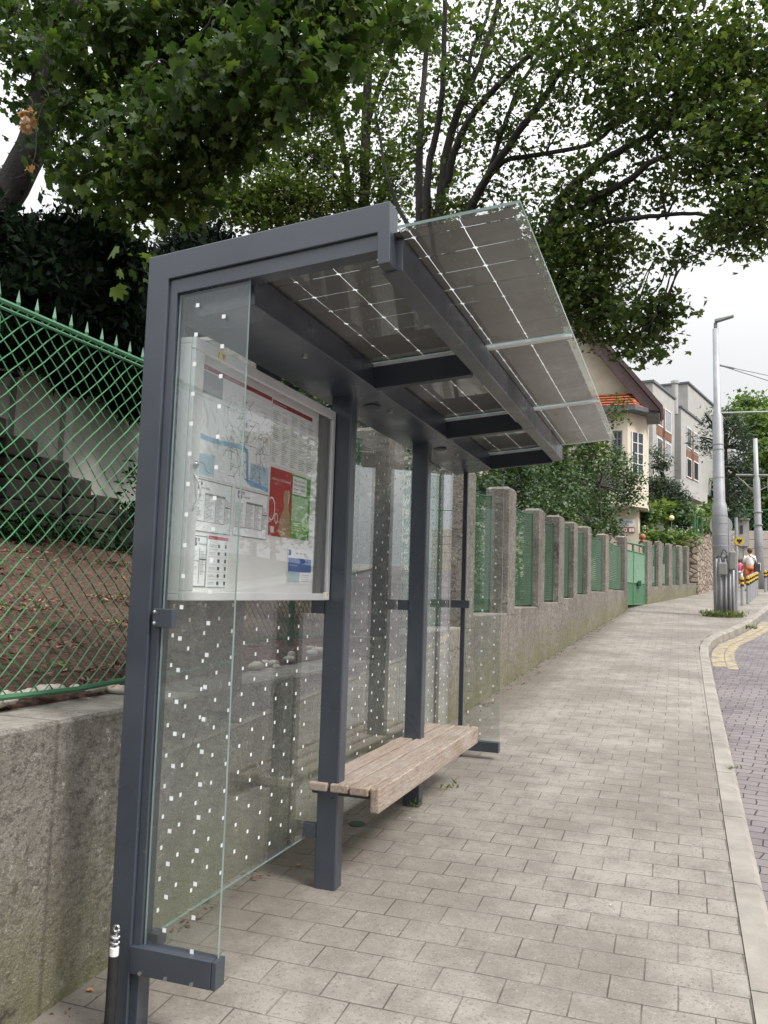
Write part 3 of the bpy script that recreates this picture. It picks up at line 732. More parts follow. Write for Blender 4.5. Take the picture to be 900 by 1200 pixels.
# clamps
mb = MB(); mb.box(.094, .165, -.004, .021, 1.238, 1.296)
c0 = mb.build('glass_clamp', SM, SH, bevel=.002)
for z in (1.25, 1.285):
    mb = MB(); mb.sphere((.101, -.004, z), .006, 8, 6); mb.build('bolt', 'steel', c0)
mb = MB(); mb.box(.08, .216, 3.735, 3.764, 1.262, 1.318); mb.build('glass_clamp', SM, SH, bevel=.002)
for y in (1.256, 1.256+U):
    for z in (1.29, .30):
        mb = MB(); mb.box(.072, .136, y+.004, y+.04, z-.03, z+.03); mb.build('glass_clamp', SM, SH, bevel=.002)
# bench
BE = empty_part('bench', SH)
BZ, b0, b1 = .517, 1.232, 3.13
for (x0, x1, e0, e1) in ((.104, .190, 0, 0), (.205, .290, .004, 0), (.300, .388, -.003, 0)):
    mb = MB(); mb.box(x0, x1, b0+e0, b1+e1, BZ-.036, BZ); mb.build('slat', 'wood', BE, bevel=.006)
mb = MB(); mb.box(.397, .440, b0-.004, b1, BZ-.103, BZ+.004); mb.build('front_board', 'wood', BE, bevel=.009, seg=3)
for y in (b0+.03, 1.256+U+.02, b1-.1):
    mb = MB(); mb.box(.11, .396, y, y+.03, BZ-.052, BZ-.0375); mb.box(.385, .396, y, y+.03, BZ-.09, BZ-.052); mb.build('bracket', 'dark_metal', BE)

# display case
DC = empty_part('display_case', SH)
cy0, cy1, cz0, cz1, cx0, cx1 = .05, 1.248, 1.322, 2.186, .105, .165
mb = MB()
fw = .030
mb.box(cx0, .148, cy0, cy1, cz0, cz0+.02); mb.box(cx0, .148, cy0, cy1, cz1-.02, cz1)
mb.box(cx0, .148, cy0, cy0+.02, cz0+.0205, cz1-.0205); mb.box(cx0, .148, cy1-.02, cy1, cz0+.0205, cz1-.0205)
mb.box(cx0, cx0+.004, cy0+.0205, cy1-.0205, cz0+.0205, cz1-.0205)
mb.build('case_body', 'alu', DC, bevel=.002)
mb = MB()
mb.box(.1485, cx1, cy0, cy1, cz0, cz0+fw); mb.box(.1485, cx1, cy0, cy1, cz1-.04, cz1)
mb.box(.1485, cx1, cy0, cy0+.058, cz0+fw+.0005, cz1-.0405); mb.box(.1485, cx1, cy1-.032, cy1, cz0+fw+.0005, cz1-.0405)
mb.build('case_frame', 'alu', DC, bevel=.003)
mb = MB(); mb.box(.118, .122, cy0+.021, 1.15, cz0+.021, cz1-.021); mb.build('back_board', 'case_board', DC)
mb = MB(); mb.box(.122, .14, 1.151, 1.20, cz0+.021, cz1-.021); mb.build('gap_shade', 'cabinet_grey', DC)  # grey strip whose colour stands in for shadow between board and frame
mb = MB(); g0, g1, h0, h1 = cy0+.058, cy1-.032, cz0+fw, cz1-.04
mb.quad((.157, g0, h0), (.157, g1, h0), (.157, g1, h1), (.157, g0, h1)); mb.build('case_pane', 'case_glass', DC)
mb = MB(); mb.sphere((.168, .079, 1.765), .013, 12, 8); mb.build('lock_knob', 'steel', DC, smooth=True)
mb = MB(); mb.tube([(.166+.02*sin(pi*t), .078+.012*sin(pi*t), 1.735-.12*t) for t in np.linspace(0, 1, 9)], .004, 6); mb.build('pull_handle', 'alu', DC, smooth=True)
def sticker(y, z):
    mb = MB(); mb.quad((cx1+.001, y-.03, z-.014), (cx1+.001, y+.03, z-.014), (cx1+.001, y+.03, z+.014), (cx1+.001, y-.03, z+.014), 0)
    mb.add([(cx1+.0016, y+.003, z+.009), (cx1+.0016, y+.027, z+.009), (cx1+.0016, y+.015, z-.011)], [(0, 2, 1)], 1)
    mb.quad((cx1+.0016, y-.022, z-.01), (cx1+.0016, y-.016, z-.01), (cx1+.0016, y-.012, z+.01), (cx1+.0016, y-.018, z+.01), 1)
    return mb
sticker(1.205, 1.343).build('warning_sticker', ['p_white', 'p_yellow'], DC); sticker(.21, 2.163).build('warning_sticker', ['p_yellow', 'p_dark'], DC)

# printed sheets inside the case: each is a thing. coordinates are (y, z) on the board, built facing +x
PX = .1235
class Sheet:
    def __init__(s, y0, y1, z0, z1, mats, x=PX): s.mb = MB(); s.mats = mats; s.k = 0; s.x = x; s.r = (y0, y1, z0, z1); s.mb.box(x, x+.0012, y0, y1, z0, z1, 0); s.x += .0014
    def q(s, y0, y1, z0, z1, m, lift=0): x = s.x+lift*.0004; s.mb.quad((x, y0, z0), (x, y1, z0), (x, y1, z1), (x, y0, z1), s.mats.index(m))
    def p(s, pts, m, lift=0): x = s.x+lift*.0004; s.mb.add([(x, a, b) for a, b in pts], [tuple(range(len(pts)))], s.mats.index(m))
    def line(s, pts, wd, m, lift=1):
        for (a, b), (c, d) in zip(pts, pts[1:]):
            l = math.hypot(c-a, d-b) or 1; nx, nz = -(d-b)/l*wd/2, (c-a)/l*wd/2
            s.p([(a-nx, b-nz), (c-nx, d-nz), (c+nx, d+nz), (a+nx, b+nz)], m, lift)
    def t(s, body, y, z, h, m, width=None, lift=2): text(s.mb, body, (s.x+lift*.0004, y, z), (0, 1, 0), (0, 0, 1), h, s.mats.index(m), width)
    def done(s, name, label, cat, group=None):
        y0, y1, z0, z1 = s.r; o = s.mb.build(name, s.mats, None, (s.x, (y0+y1)/2, z0)); return tag(o, label, cat, group)
R = random.Random(5)
# route map with river
S = Sheet(.118, .684, 1.742, 2.130, ['paper', 'p_hdr', 'p_river', 'p_pale', 'p_line', 'p_white', 'p_dark', 'p_grey', 'bus_red'])
S.q(.122, .68, 2.112, 2.128, 'p_hdr', 1); S.t('Schéma liniek', .14, 2.116, .010, 'p_white'); S.t('mestskej hromadnej dopravy', .30, 2.116, .010, 'p_white')
S.q(.122, .30, 2.03, 2.108, 'p_grey', 0)
S.line([(.122, 1.885), (.20, 1.877), (.30, 1.877), (.40, 1.885), (.47, 1.888), (.50, 1.875), (.505, 1.80), (.51, 1.765), (.60, 1.76), (.68, 1.752)], .017, 'p_river', 1)
S.q(.53, .68, 1.75, 1.84, 'p_pale', 0)
S.p([(.124, 1.748), (.268, 1.748), (.270, 1.826), (.124, 1.815)], 'p_pale', 1)
S.line([(.15, 1.81), (.17, 1.79), (.20, 1.785), (.215, 1.765), (.25, 1.757)], .0018, 'p_dark', 2)
for k in range(46):
    y, z = R.uniform(.32, .66), R.uniform(1.77, 2.08); pts = [(y, z)]; d = R.choice([(1, 0), (0, 1), (.7, .7), (.7, -.7)])
    for j in range(R.randint(2, 5)):
        l = R.uniform(.015, .06); y += d[0]*l; z += d[1]*l
        if not (.14 < y < .67 and 1.76 < z < 2.1): break
        pts.append((y, z)); d = R.choice([(1, 0), (0, -1), (.7, .7), (.7, -.7), (-.7, -.7)])
    S.line(pts, .0016, R.choice(['p_line', 'p_line', 'p_dark', 'bus_red', 'p_river']), 2)
for k in range(26):
    y, z = R.uniform(.14, .40), R.uniform(1.90, 2.09); S.line([(y, z), (y+R.uniform(-.03, .03), z-R.uniform(.02, .10))], .0013, R.choice(['p_grey', 'p_line']), 2)
for k in range(90):
    y, z = R.uniform(.33, .66), R.uniform(1.77, 2.07); S.q(y, y+R.uniform(.006, .02), z, z+.0022, 'p_line', 3)
S.done('route_map', 'large city route map with a blue river and red heading strip, in the display case', 'map')
# right hand list sheet under second red heading
S = Sheet(.688, 1.12, 1.862, 2.130, ['paper', 'p_hdr', 'p_white', 'p_line', 'p_grey'])
S.q(.69, 1.075, 2.106, 2.124, 'p_hdr', 1); S.t('Zoznam zastávok a liniek', .70, 2.111, .011, 'p_white')
for c_ in range(5):
    for k in range(27):
        if R.random() < .88: S.q(.70+c_*.083, .70+c_*.083+R.uniform(.03, .07), 2.088-k*.0082, 2.0905-k*.0082, 'p_grey' if R.random() < .7 else 'p_line', 1)
S.done('stop_index', 'pale sheet of small print columns under a red heading, right of the route map', 'notice')
def timetable(y0, y1, z0, z1, num, stop, small=False):
    S = Sheet(y0, y1, z0, z1, ['paper', 'p_dark', 'p_line', 'p_grey', 'p_mauve', 'p_white'])
    W_, H_ = y1-y0, z1-z0; S.line([(y0, z1-.003), (y1, z1-.003)], .004, 'p_line', 1); S.line([(y0, z0+.002), (y1, z0+.002)], .003, 'p_line', 1)
    S.line([(y1-.003, z0), (y1-.003, z1)], .0025, 'p_line', 1)
    b = H_*.22; S.q(y0+.02, y0+.055, z1-b*.95, z1-b*.25, 'p_mauve' if not small else 'p_dark', 1); S.t(num, y0+.022, z1-b*.82, b*.55, 'p_white', .03)
    S.t(stop, y0+.065, z1-b*.85, b*.28, 'p_dark'); S.q(y0+.062, y0+.07, z1-b*.55, z1-b*.25, 'p_dark', 1)
    cols = [0, .34, .60, .83, 1] if not small else [0, .62, 1]
    zt = z1-b*1.15; zb = z0+H_*.2
    for c in cols[1:-1]: S.line([(y0+c*W_, zb if not small else z0+.01), (y0+c*W_, zt)], .0028, 'p_line', 2)
    S.line([(y0, zb if not small else (z0+z1)/2), (y0+cols[-2]*W_, zb if not small else (z0+z1)/2)], .002, 'p_line', 2)
    if not small: S.q(y0+.34*W_, y0+.83*W_, zt-.008, zt, 'p_line', 1)
    S.q(y0+cols[-2]*W_+.002, y1-.005, zb+(zt-zb)*.6, zb+(zt-zb)*.63, 'p_dark', 2)
    for c0, c1 in zip(cols, cols[1:]):
        z = zt-.012
        while z > zb+.004:
            S.q(y0+c0*W_+.006, y0+c0*W_+.006+(c1-c0)*W_*R.uniform(.3, .75), z, z+.0018, 'p_grey', 1); z -= .0048
    return S
timetable(.127, .399, 1.554, 1.735, '44', 'Smer Koliba').done('timetable', 'wide timetable sheet directly under the left half of the route map', 'timetable', 'timetables in the display case')
timetable(.422, .685, 1.556, 1.735, '47', 'Smer Hrad').done('timetable', 'wide timetable sheet directly left of the red and green adverts', 'timetable', 'timetables in the display case')
timetable(.127, .246, 1.367, 1.542, 'N47', 'Nočná linka', True).done('timetable', 'narrow timetable sheet in the bottom left corner of the display case', 'timetable', 'timetables in the display case')
S = Sheet(.250, .392, 1.367, 1.548, ['paper', 'p_red', 'p_dark', 'p_white', 'p_grey'])
S.q(.253, .389, 1.533, 1.545, 'p_red', 1); S.t('Informácie', .262, 1.536, .007, 'p_white')
for k in range(6):
    z = 1.505-k*.026; S.q(.320, .335, z, z+.012, 'p_dark', 1); S.q(.368, .380, z, z+.013, 'p_dark', 1)
    for j in range(2): S.q(.262, .30+R.uniform(0, .015), z+.002+j*.005, z+.0035+j*.005, 'p_grey', 1)
    S.q(.258, .385, z-.007, z-.0062, 'p_grey', 1)
S.done('pictogram_sheet', 'narrow white sheet of small black pictograms under a red heading', 'notice')
# red advert
S = Sheet(.700, .896, 1.578, 1.852, ['p_red', 'p_white', 'p_tan', 'p_dark'])
S.t('ONLINE CESTOVANIE', .712, 1.803, .013, 'p_white', .17); S.t('v mobile', .73, 1.786, .009, 'p_white')
S.t('bus', .84, 1.83, .010, 'p_white')
S.p([(.80, 1.58), (.893, 1.58), (.893, 1.66), (.87, 1.70), (.875, 1.75), (.855, 1.775), (.83, 1.77), (.818, 1.74), (.83, 1.70), (.80, 1.66), (.78, 1.60)], 'p_tan', 1)
S.line([(.715+.03*sin(t), 1.685+.045*cos(t)) for t in np.linspace(-.6, 3.8, 14)], .007, 'p_white', 2)
S.line([(.76+.012*cos(t), 1.65+.02*sin(t)) for t in np.linspace(0, 6.3, 12)], .005, 'p_white', 2)
S.line([(.865, 1.775), (.872, 1.75), (.865, 1.72)], .006, 'p_white', 2)
S.q(.715, .745, 1.590, 1.615, 'p_white', 1)
S.done('red_poster', 'red advert with white lettering and a standing figure, beside the timetables', 'poster')
S = Sheet(.898, 1.084, 1.580, 1.850, ['p_green', 'p_lgreen', 'p_mint', 'paper', 'p_dark', 'p_white'])
S.q(.90, 1.06, 1.655, 1.76, 'p_mint', 1); S.p([(.90, 1.60), (1.02, 1.60), (1.082, 1.625), (1.082, 1.655), (.90, 1.655)], 'p_lgreen', 1)
S.q(.902, 1.041, 1.767, 1.842, 'paper', 2)
for k, tx in enumerate(('Aby vaša cesta', 'bola príjemná', 'a pre všetkých')): S.t(tx, .912, 1.822-k*.018, .0135, 'p_dark', .115, 3)
S.q(.912, .99, 1.774, 1.776, 'p_dark', 3)
for k in range(4): S.q(.915, 1.0+R.uniform(-.01, .02), 1.645-k*.010, 1.6475-k*.010, 'p_white', 3)
S.done('green_poster', 'green advert with a white text box, beside the red advert', 'poster')
S = Sheet(.884, 1.126, 1.390, 1.540, ['paper', 'p_blue', 'p_teal', 'p_grey', 'p_white', 'p_line'])
S.q(.890, .915, 1.508, 1.532, 'p_blue', 1); S.q(.890, 1.122, 1.440, 1.498, 'p_blue', 1); S.t('Rozvoj dopravy', .902, 1.465, .012, 'p_white')
S.q(.888, 1.005, 1.396, 1.438, 'p_teal', 1)
for y in (.96, 1.0, 1.04): S.q(y, y+.025, 1.516, 1.522, 'p_grey', 1)
for k in range(4): S.q(1.02, 1.10, 1.428-k*.009, 1.4295-k*.009, 'p_line', 1)
S.done('blue_notice', 'small white notice with a blue banner in the lower right of the display case', 'notice')

# cable conduit at the near post
p0, p1 = atY(128.5, 1200, -.045), atY(133.5, 1120, -.045)
CP = thing('cable_conduit', (p0[0], p0[1], G(-.05)), 'black cable pipe with white cap and wire clamp standing against the nearest shelter post', 'cable pipe')
base = Vector(p1)+(Vector(p0)-Vector(p1))*3.2
base = Vector((base.x, base.y, G(base.y)))
mb = MB(); mb.tube([base, Vector(p1)], .0155, 20); mb.build('pipe', 'pipe_black', CP)
up = (Vector(p1)-Vector(p0)).normalized()
mb = MB(); mb.tube([Vector(p1), Vector(p1)+up*.026], .0138, 20); mb.build('cap', 'white_plastic', CP, bevel=.002)
c = Vector(p1)+up*.026
mb = MB(); mb.tube([c, c+up*.012, c+up*.05+Vector((.006, 0, 0))], .004, 7)
for k, r in ((.012, .013), (.028, .013)): mb.tube([c+up*k+Vector((r*cos(t), r*sin(t)*.7, .002*sin(2*t))) for t in np.linspace(0, 6.3, 12)], .0042, 6)
mb.tube([c+up*.042+Vector((.006+.009*cos(t), -.004, .012+.011*sin(t))) for t in np.linspace(0, 6.3, 12)], .004, 6)
mb.build('wire_clamp', 'steel', CP, smooth=True)

# ------------------------------------------------------------------ foliage
def star(outline, fold=.12):
    pts = [(0, 0, 0)]+[(x, y, -fold*abs(x)+(-.15*y*y)) for x, y in outline]; n = len(outline)
    return np.array(pts), [(0, i+1, (i+1) % n+1) for i in range(n)]
def polar(lst): return [(r*cos(radians(a)), r*sin(radians(a))) for a, r in lst]
MAPLE = star(polar([(90, 1.0), (78, .72), (66, .60), (55, .88), (44, .84), (30, .56), (12, .78), (0, .66), (-20, .50), (-38, .52), (-62, .30), (-90, .14), (-118, .30), (-142, .52), (-160, .50), (180, .66), (168, .78), (150, .56), (136, .84), (125, .88), (114, .60), (102, .72)]), .34)
MINI = star(polar([(90, 1.0), (55, .45), (20, .85), (-50, .45), (-90, .35), (-130, .45), (160, .85), (125, .45)]), .25)
OVAL = (np.array([(0, -1, 0), (.42, 0, -.12), (0, 1, -.15), (-.42, 0, -.12)]), [(0, 1, 2), (0, 2, 3)])
NEED = (np.array([(0, -.2, 0), (.16, .1, 0), (0, 1, 0), (-.16, .1, 0), (-.55, .75, .1), (.55, .75, .1)]), [(0, 1, 2), (0, 2, 3), (0, 3, 4), (0, 5, 1)])
def foliage(name, blobs, tmpl, size, mat, parent, seed, twig=.16, per=7, up=.55, shell=.45, droop=0.):
    """blobs: (centre, radius or (rx,ry,rz), number of leaves)"""
    r = np.random.default_rng(seed); V, Fc = tmpl; V = np.asarray(V, float); Fc = np.array(Fc); P = []
    for c, rad, n in blobs:
        rad = np.array(rad if hasattr(rad, '__len__') else (rad,)*3, float); nt = max(1, int(n/per))
        d = r.normal(size=(nt, 3)); d /= np.linalg.norm(d, axis=1)[:, None]
        tw = np.array(c)+d*(r.random((nt, 1))**shell)*rad*(1+.22*r.normal(size=(nt, 1)))
        q = np.repeat(tw, per, 0)+r.normal(size=(nt*per, 3))*twig*np.array([1, 1, .7]); P.append(q)
    P = np.concatenate(P); n = len(P)
    nr = r.normal(size=(n, 3)); nr[:, 2] = np.abs(nr[:, 2])*.8+up*1.6; nr /= np.linalg.norm(nr, axis=1)[:, None]
    t = r.normal(size=(n, 3)); t[:, 2] -= droop; t -= nr*(t*nr).sum(1)[:, None]; t /= np.linalg.norm(t, axis=1)[:, None]; b = np.cross(t, nr)
    s = size*(.45+.85*r.random((n, 1)))
    X = P[:, None, :]+s[:, None, :]*(V[None, :, 0:1]*b[:, None, :]+V[None, :, 1:2]*t[:, None, :]+V[None, :, 2:3]*nr[:, None, :])
    off = np.array(ORG[parent.name]); X = (X-off).reshape(-1, 3).astype(np.float32)
    nf = len(Fc); idx = (Fc[None]+(np.arange(n)*len(V))[:, None, None]).reshape(-1).astype(np.int32)
    me = bpy.data.meshes.new(name); me.vertices.add(len(X)); me.vertices.foreach_set('co', X.ravel())
    me.loops.add(len(idx)); me.loops.foreach_set('vertex_index', idx); me.polygons.add(n*nf)
    me.polygons.foreach_set('loop_start', np.arange(0, len(idx), 3, dtype=np.int32)); me.polygons.foreach_set('loop_total', np.full(n*nf, 3, np.int32))
    me.materials.append(MATS[mat]); me.update(calc_edges=True); me.validate()
    o = bpy.data.objects.new(name, me); link(o, parent); return o
def limb(mb, pts, r0, r1, n=7, wob=0., seed=0):
    """smooth tapering limb through 3D points"""
    rr = random.Random(seed); P = [Vector(p) for p in pts]; out = []
    for i in range(len(P)-1):
        a, b = P[max(i-1, 0)], P[i]; c, d = P[i+1], P[min(i+2, len(P)-1)]
        for k in range(5):
            t = k/5; out.append(.5*((2*b)+(c-a)*t+(2*a-5*b+4*c-d)*t*t+(3*b-a-3*c+d)*t**3))
    out.append(P[-1]); m = len(out)
    out = [p+Vector((rr.uniform(-1, 1), rr.uniform(-1, 1), rr.uniform(-1, 1)))*wob for p in out]
    mb.tube(out, [r0+(r1-r0)*(i/(m-1))**.8 for i in range(m)], n)
    return out
def B(px, py, Y, rpx, n, asp=(1, 1, 1)):
    c = atY(px, py, Y); d = (c-CAM)@_f; r = rpx*d/F; return (tuple(c), (r*asp[0], r*asp[1], r*asp[2]), n)
def twigs(mb, stems, blobs, seed, r=.012, frac=1.):
    rr = random.Random(seed)
    for c, rad, n in blobs:
        if rr.random() > frac or n < 34: continue
        c = Vector(c); s = min(stems, key=lambda q: (q-c).length+max(0, q.z-c.z)*1.0)
        for k in range(3):
            e = c+Vector([rr.uniform(-.7, .7)*x for x in rad]); mid = s.lerp(e, .5)+Vector((rr.uniform(-.15, .15), rr.uniform(-.15, .15), rr.uniform(-.1, .2)))
            limb(mb, [s, mid, e], r*1.6, r*.35, 5, .01, rr.random())

lr = random.Random(12); lb_ = []
for k in range(150):
    xx, y_ = lr.uniform(.15, 3.3), lr.uniform(-1.2, 6); lb_.append(((wx(y_)-T-xx, y_, gh(xx, y_)+.012), (.22, .22, .004), 70))
foliage('litter_leaves', lb_, OVAL, .021, 'leaf_litter', LITTER, 15, .0, 1, 1.2, .5)
foliage('green_sprigs', [((wx(y_)-T-xx, y_, gh(xx, y_)+.02), (.06, .06, .01), 8) for xx, y_ in [(lr.uniform(.3, 3.2), lr.uniform(-1, 6)) for k in range(60)]], OVAL, .02, 'leaf_hedge', LITTER, 16, .01, 2, .6, .5)

# --- large dark-stemmed tree behind the wall, its crown spreading over the street
def A3(l): return [tuple(atY(*p)) for p in l]
def bigtree():
    bs = atY(505, 430, 11.5); root = thing('spreading_tree', (bs[0], bs[1], gh(3, 11.5)), 'big tree with many dark stems behind the shelter, crown reaching over the street', 'tree')
    st = []; mb = MB(); base = Vector((bs[0], bs[1], gh(3, 11.5)-.2)); top = Vector(atY(500, 262, 11.5))
    D = [([base, A3([(508, 340, 11.5)])[0], tuple(top)], .26, .17)]
    D += [(A3([(500, 300, 11.5), (492, 262, 11.5), (492, 178, 11.6), (495, 111, 11.8), (501, 44, 12), (506, -30, 12.2)]), .13, .05),
          (A3([(500, 300, 11.5), (500, 240, 11.3), (504, 187, 11.2), (516, 129, 11), (520, 60, 10.8), (522, -40, 10.6)]), .12, .05),
          (A3([(504, 310, 11.5), (518, 222, 11.3), (526, 165, 11.2), (545, 110, 11), (566, 65, 11), (590, -20, 11)]), .14, .06),
          (A3([(522, 225, 11.3), (535, 170, 11), (558, 129, 10.8), (590, 93, 10.6), (625, 60, 10.5), (690, -8, 10.3)]), .10, .05),
          (A3([(545, 110, 11), (553, 60, 11.3), (570, 20, 11.6), (580, -30, 12)]), .06, .03),
          (A3([(512, 330, 11.5), (548, 250, 11), (572, 207, 10.7), (600, 165, 10.4), (635, 120, 10.2), (662, 80, 10), (715, 45, 9.8), (760, 30, 9.6)]), .12, .04),
          (A3([(560, 225, 11), (590, 190, 10.9), (640, 180, 10.6), (700, 165, 10.2), (735, 130, 10), (790, 100, 9.8)]), .07, .03),
          (A3([(520, 330, 11.4), (600, 320, 10.6), (640, 275, 10.2), (655, 240, 10), (672, 218, 9.9), (697, 195, 9.8), (730, 175, 9.6), (762, 158, 9.4), (800, 125, 9.2), (850, 90, 9)]), .15, .04),
          (A3([(640, 275, 10.2), (668, 248, 9.9), (700, 230, 9.6), (735, 213, 9.4), (760, 192, 9.2), (800, 175, 9), (850, 162, 8.8), (890, 160, 8.6)]), .10, .03),
          (A3([(620, 300, 10.4), (665, 275, 10), (702, 262, 9.7), (750, 255, 9.4), (800, 250, 9.2), (838, 254, 9), (870, 262, 8.8)]), .08, .02),
          (A3([(640, 330, 10.4), (660, 345, 10), (700, 360, 9.6), (740, 370, 9.3), (775, 372, 9)]), .06, .02),
          (A3([(572, 207, 10.7), (590, 150, 10.5), (610, 100, 10.6), (640, 50, 10.8), (660, -20, 11)]), .06, .03),
          (A3([(500, 290, 11.5), (470, 250, 11.8), (452, 200, 12), (440, 130, 12.2)]), .07, .03)]
    for i, (pts, r0, r1) in enumerate(D): st += limb(mb, pts, r0*.75, r1*.75, 8, .012, i)
    bl = []
    for (x, y, r, n, Y) in [(470, 20, 30, 420, 12), (560, 30, 40, 700, 11.5), (620, 20, 48, 1100, 10.8), (530, 90, 34, 420, 11.3), (490, 150, 28, 300, 11.8), (450, 130, 26, 300, 12.3), (580, 160, 28, 360, 11), (520, 30, 36, 420, 11.7), (440, 60, 30, 320, 12.4), (680, 30, 52, 1300, 10.3), (740, 30, 58, 2000, 9.8), (800, 40, 55, 2100, 9.4), (845, 60, 46, 1700, 9), (885, 95, 38, 1200, 8.8),
                           (600, 75, 40, 700, 10.6), (655, 95, 45, 900, 10.2), (715, 90, 50, 1500, 9.9), (775, 110, 52, 1900, 9.5), (835, 130, 48, 1800, 9), (885, 150, 40, 1500, 8.7),
                           (560, 120, 30, 260, 11), (610, 140, 34, 420, 10.7), (660, 150, 34, 450, 10.4), (720, 145, 36, 700, 9.9), (770, 165, 38, 900, 9.4), (830, 185, 40, 1500, 9), (885, 210, 36, 1200, 8.7), (860, 245, 34, 1000, 8.7), (890, 270, 26, 700, 8.6), (845, 275, 22, 420, 8.8),
                           (560, 185, 26, 260, 11), (620, 190, 26, 300, 10.6), (690, 205, 26, 420, 9.9), (735, 235, 24, 420, 9.5), (790, 225, 28, 420, 9.2),
                           (640, 235, 30, 500, 10.3), (690, 245, 30, 800, 9.9), (720, 275, 34, 900, 9.6), (640, 285, 36, 1500, 10.3), (680, 300, 36, 1600, 10), (720, 305, 26, 700, 9.7), (640, 330, 34, 1500, 10.2), (680, 345, 34, 1500, 9.9), (715, 350, 26, 700, 9.6), (700, 385, 26, 800, 9.7),
                           (745, 370, 26, 760, 9.4), (780, 365, 20, 480, 9.1), (735, 400, 22, 520, 9.4), (765, 395, 20, 440, 9.2), (760, 412, 12, 160, 9.2), (800, 300, 16, 220, 9), (775, 300, 14, 150, 9.1), (822, 290, 12, 120, 9),
                           (520, 250, 26, 360, 11.4), (470, 225, 24, 260, 11.8), (545, 235, 26, 420, 11), (590, 225, 26, 420, 10.8), (600, 250, 20, 380, 10.7), (480, 170, 22, 160, 11.8), (550, 160, 18, 120, 11.2),
                           (540, 70, 20, 110, 11), (650, 60, 24, 260, 10.5)]:
        bl.append(B(x, y, Y+.4*sin(x*.1+y), r, int(n*.62), (1, 1.6, 1)))
    for (x, y, r, n, Y) in [(620, -70, 70, 900, 11), (720, -60, 70, 1200, 10), (820, -60, 70, 1300, 9.4), (900, 30, 50, 900, 8.6), (940, 100, 60, 900, 8.4), (950, 200, 50, 800, 8.4), (540, -60, 60, 500, 12), (460, -40, 50, 500, 12.5)]:
        bl.append(B(x, y, Y, r, int(n*.6), (1, 1.6, 1)))
    twigs(mb, st, bl, 3, .013)
    mb.build('trunk', 'bark', root, smooth=True)
    bl = [(a_, b_, int(n_*1.08)) for a_, b_, n_ in bl]
    foliage('crown', bl, MINI, .064, 'leaf_crown', root, 11, .13, 14, .35, .45)
bigtree()

# --- second multi stem tree further left, paler leaves
def palertree():
    bs = atY(425, 420, 14); root = thing('pale_leaved_tree', (bs[0], bs[1], gh(4, 14)), 'tree with upright dark trunk and yellowish green leaves above the near shelter roof end', 'tree')
    st = []; mb = MB()
    D = [([(bs[0], bs[1], gh(4, 14)-.2)]+A3([(427, 340, 14), (427, 240, 14), (429, 133, 14), (431, 49, 14.2), (430, -40, 14.5)]), .19, .10),
         (A3([(429, 150, 14), (440, 112, 13.9), (455, 80, 13.8), (463, 44, 13.8), (466, -30, 13.9)]), .09, .05),
         (A3([(427, 300, 14), (411, 231, 14.1), (402, 169, 14.3), (384, 120, 14.5), (370, 60, 14.8)]), .12, .05),
         (A3([(420, 270, 14), (395, 210, 13.6), (360, 180, 13.3), (325, 165, 13)]), .06, .02),
         (A3([(420, 290, 14), (380, 262, 13.4), (350, 240, 13), (310, 222, 12.6), (280, 235, 12.4)]), .06, .02),
         (A3([(428, 220, 14), (450, 180, 14), (475, 150, 14), (500, 140, 14)]), .04, .02)]
    for i, (pts, r0, r1) in enumerate(D): st += limb(mb, pts, r0*.85, r1*.85, 8, .015, i+30)
    bl = []
    for (x, y, r, n, Y) in [(400, 60, 34, 420, 14), (440, 60, 24, 200, 14), (380, 110, 34, 420, 14), (345, 190, 30, 520, 13.4), (380, 180, 32, 480, 13.8), (420, 190, 26, 300, 14), (455, 210, 26, 380, 14), (450, 240, 24, 360, 14), (400, 235, 30, 700, 13.8), (360, 235, 32, 800, 13.3), (320, 225, 32, 900, 12.8), (290, 245, 30, 800, 12.5), (260, 235, 28, 600, 12.5),
                           (330, 260, 26, 500, 13), (440, 150, 20, 140, 14), (470, 180, 24, 260, 14), (520, 200, 20, 200, 13), (480, 110, 18, 90, 14), (300, 190, 26, 300, 13), (240, 210, 26, 300, 13), (210, 260, 26, 300, 13), (510, 255, 20, 260, 12.5),
                           (300, 60, 60, 700, 14), (350, 110, 50, 600, 14), (300, 140, 50, 500, 13.5), (390, 140, 30, 300, 14), (460, 100, 26, 200, 14), (500, 60, 30, 200, 14), (520, 130, 22, 160, 13.5), (420, -50, 60, 700, 14), (340, -40, 60, 700, 14.5), (250, 190, 30, 200, 13)]:
        bl.append(B(x, y, Y, r, int(n*.8), (1, 1.5, 1)))
    twigs(mb, st, bl, 9, .013)
    mb.build('trunk', 'bark', root, smooth=True)
    bl = [(a_, b_, int(n_*2.3)) for a_, b_, n_ in bl]
    foliage('crown', bl, MINI, .07, 'leaf_bright', root, 12, .16, 8, .35, .5)
palertree()

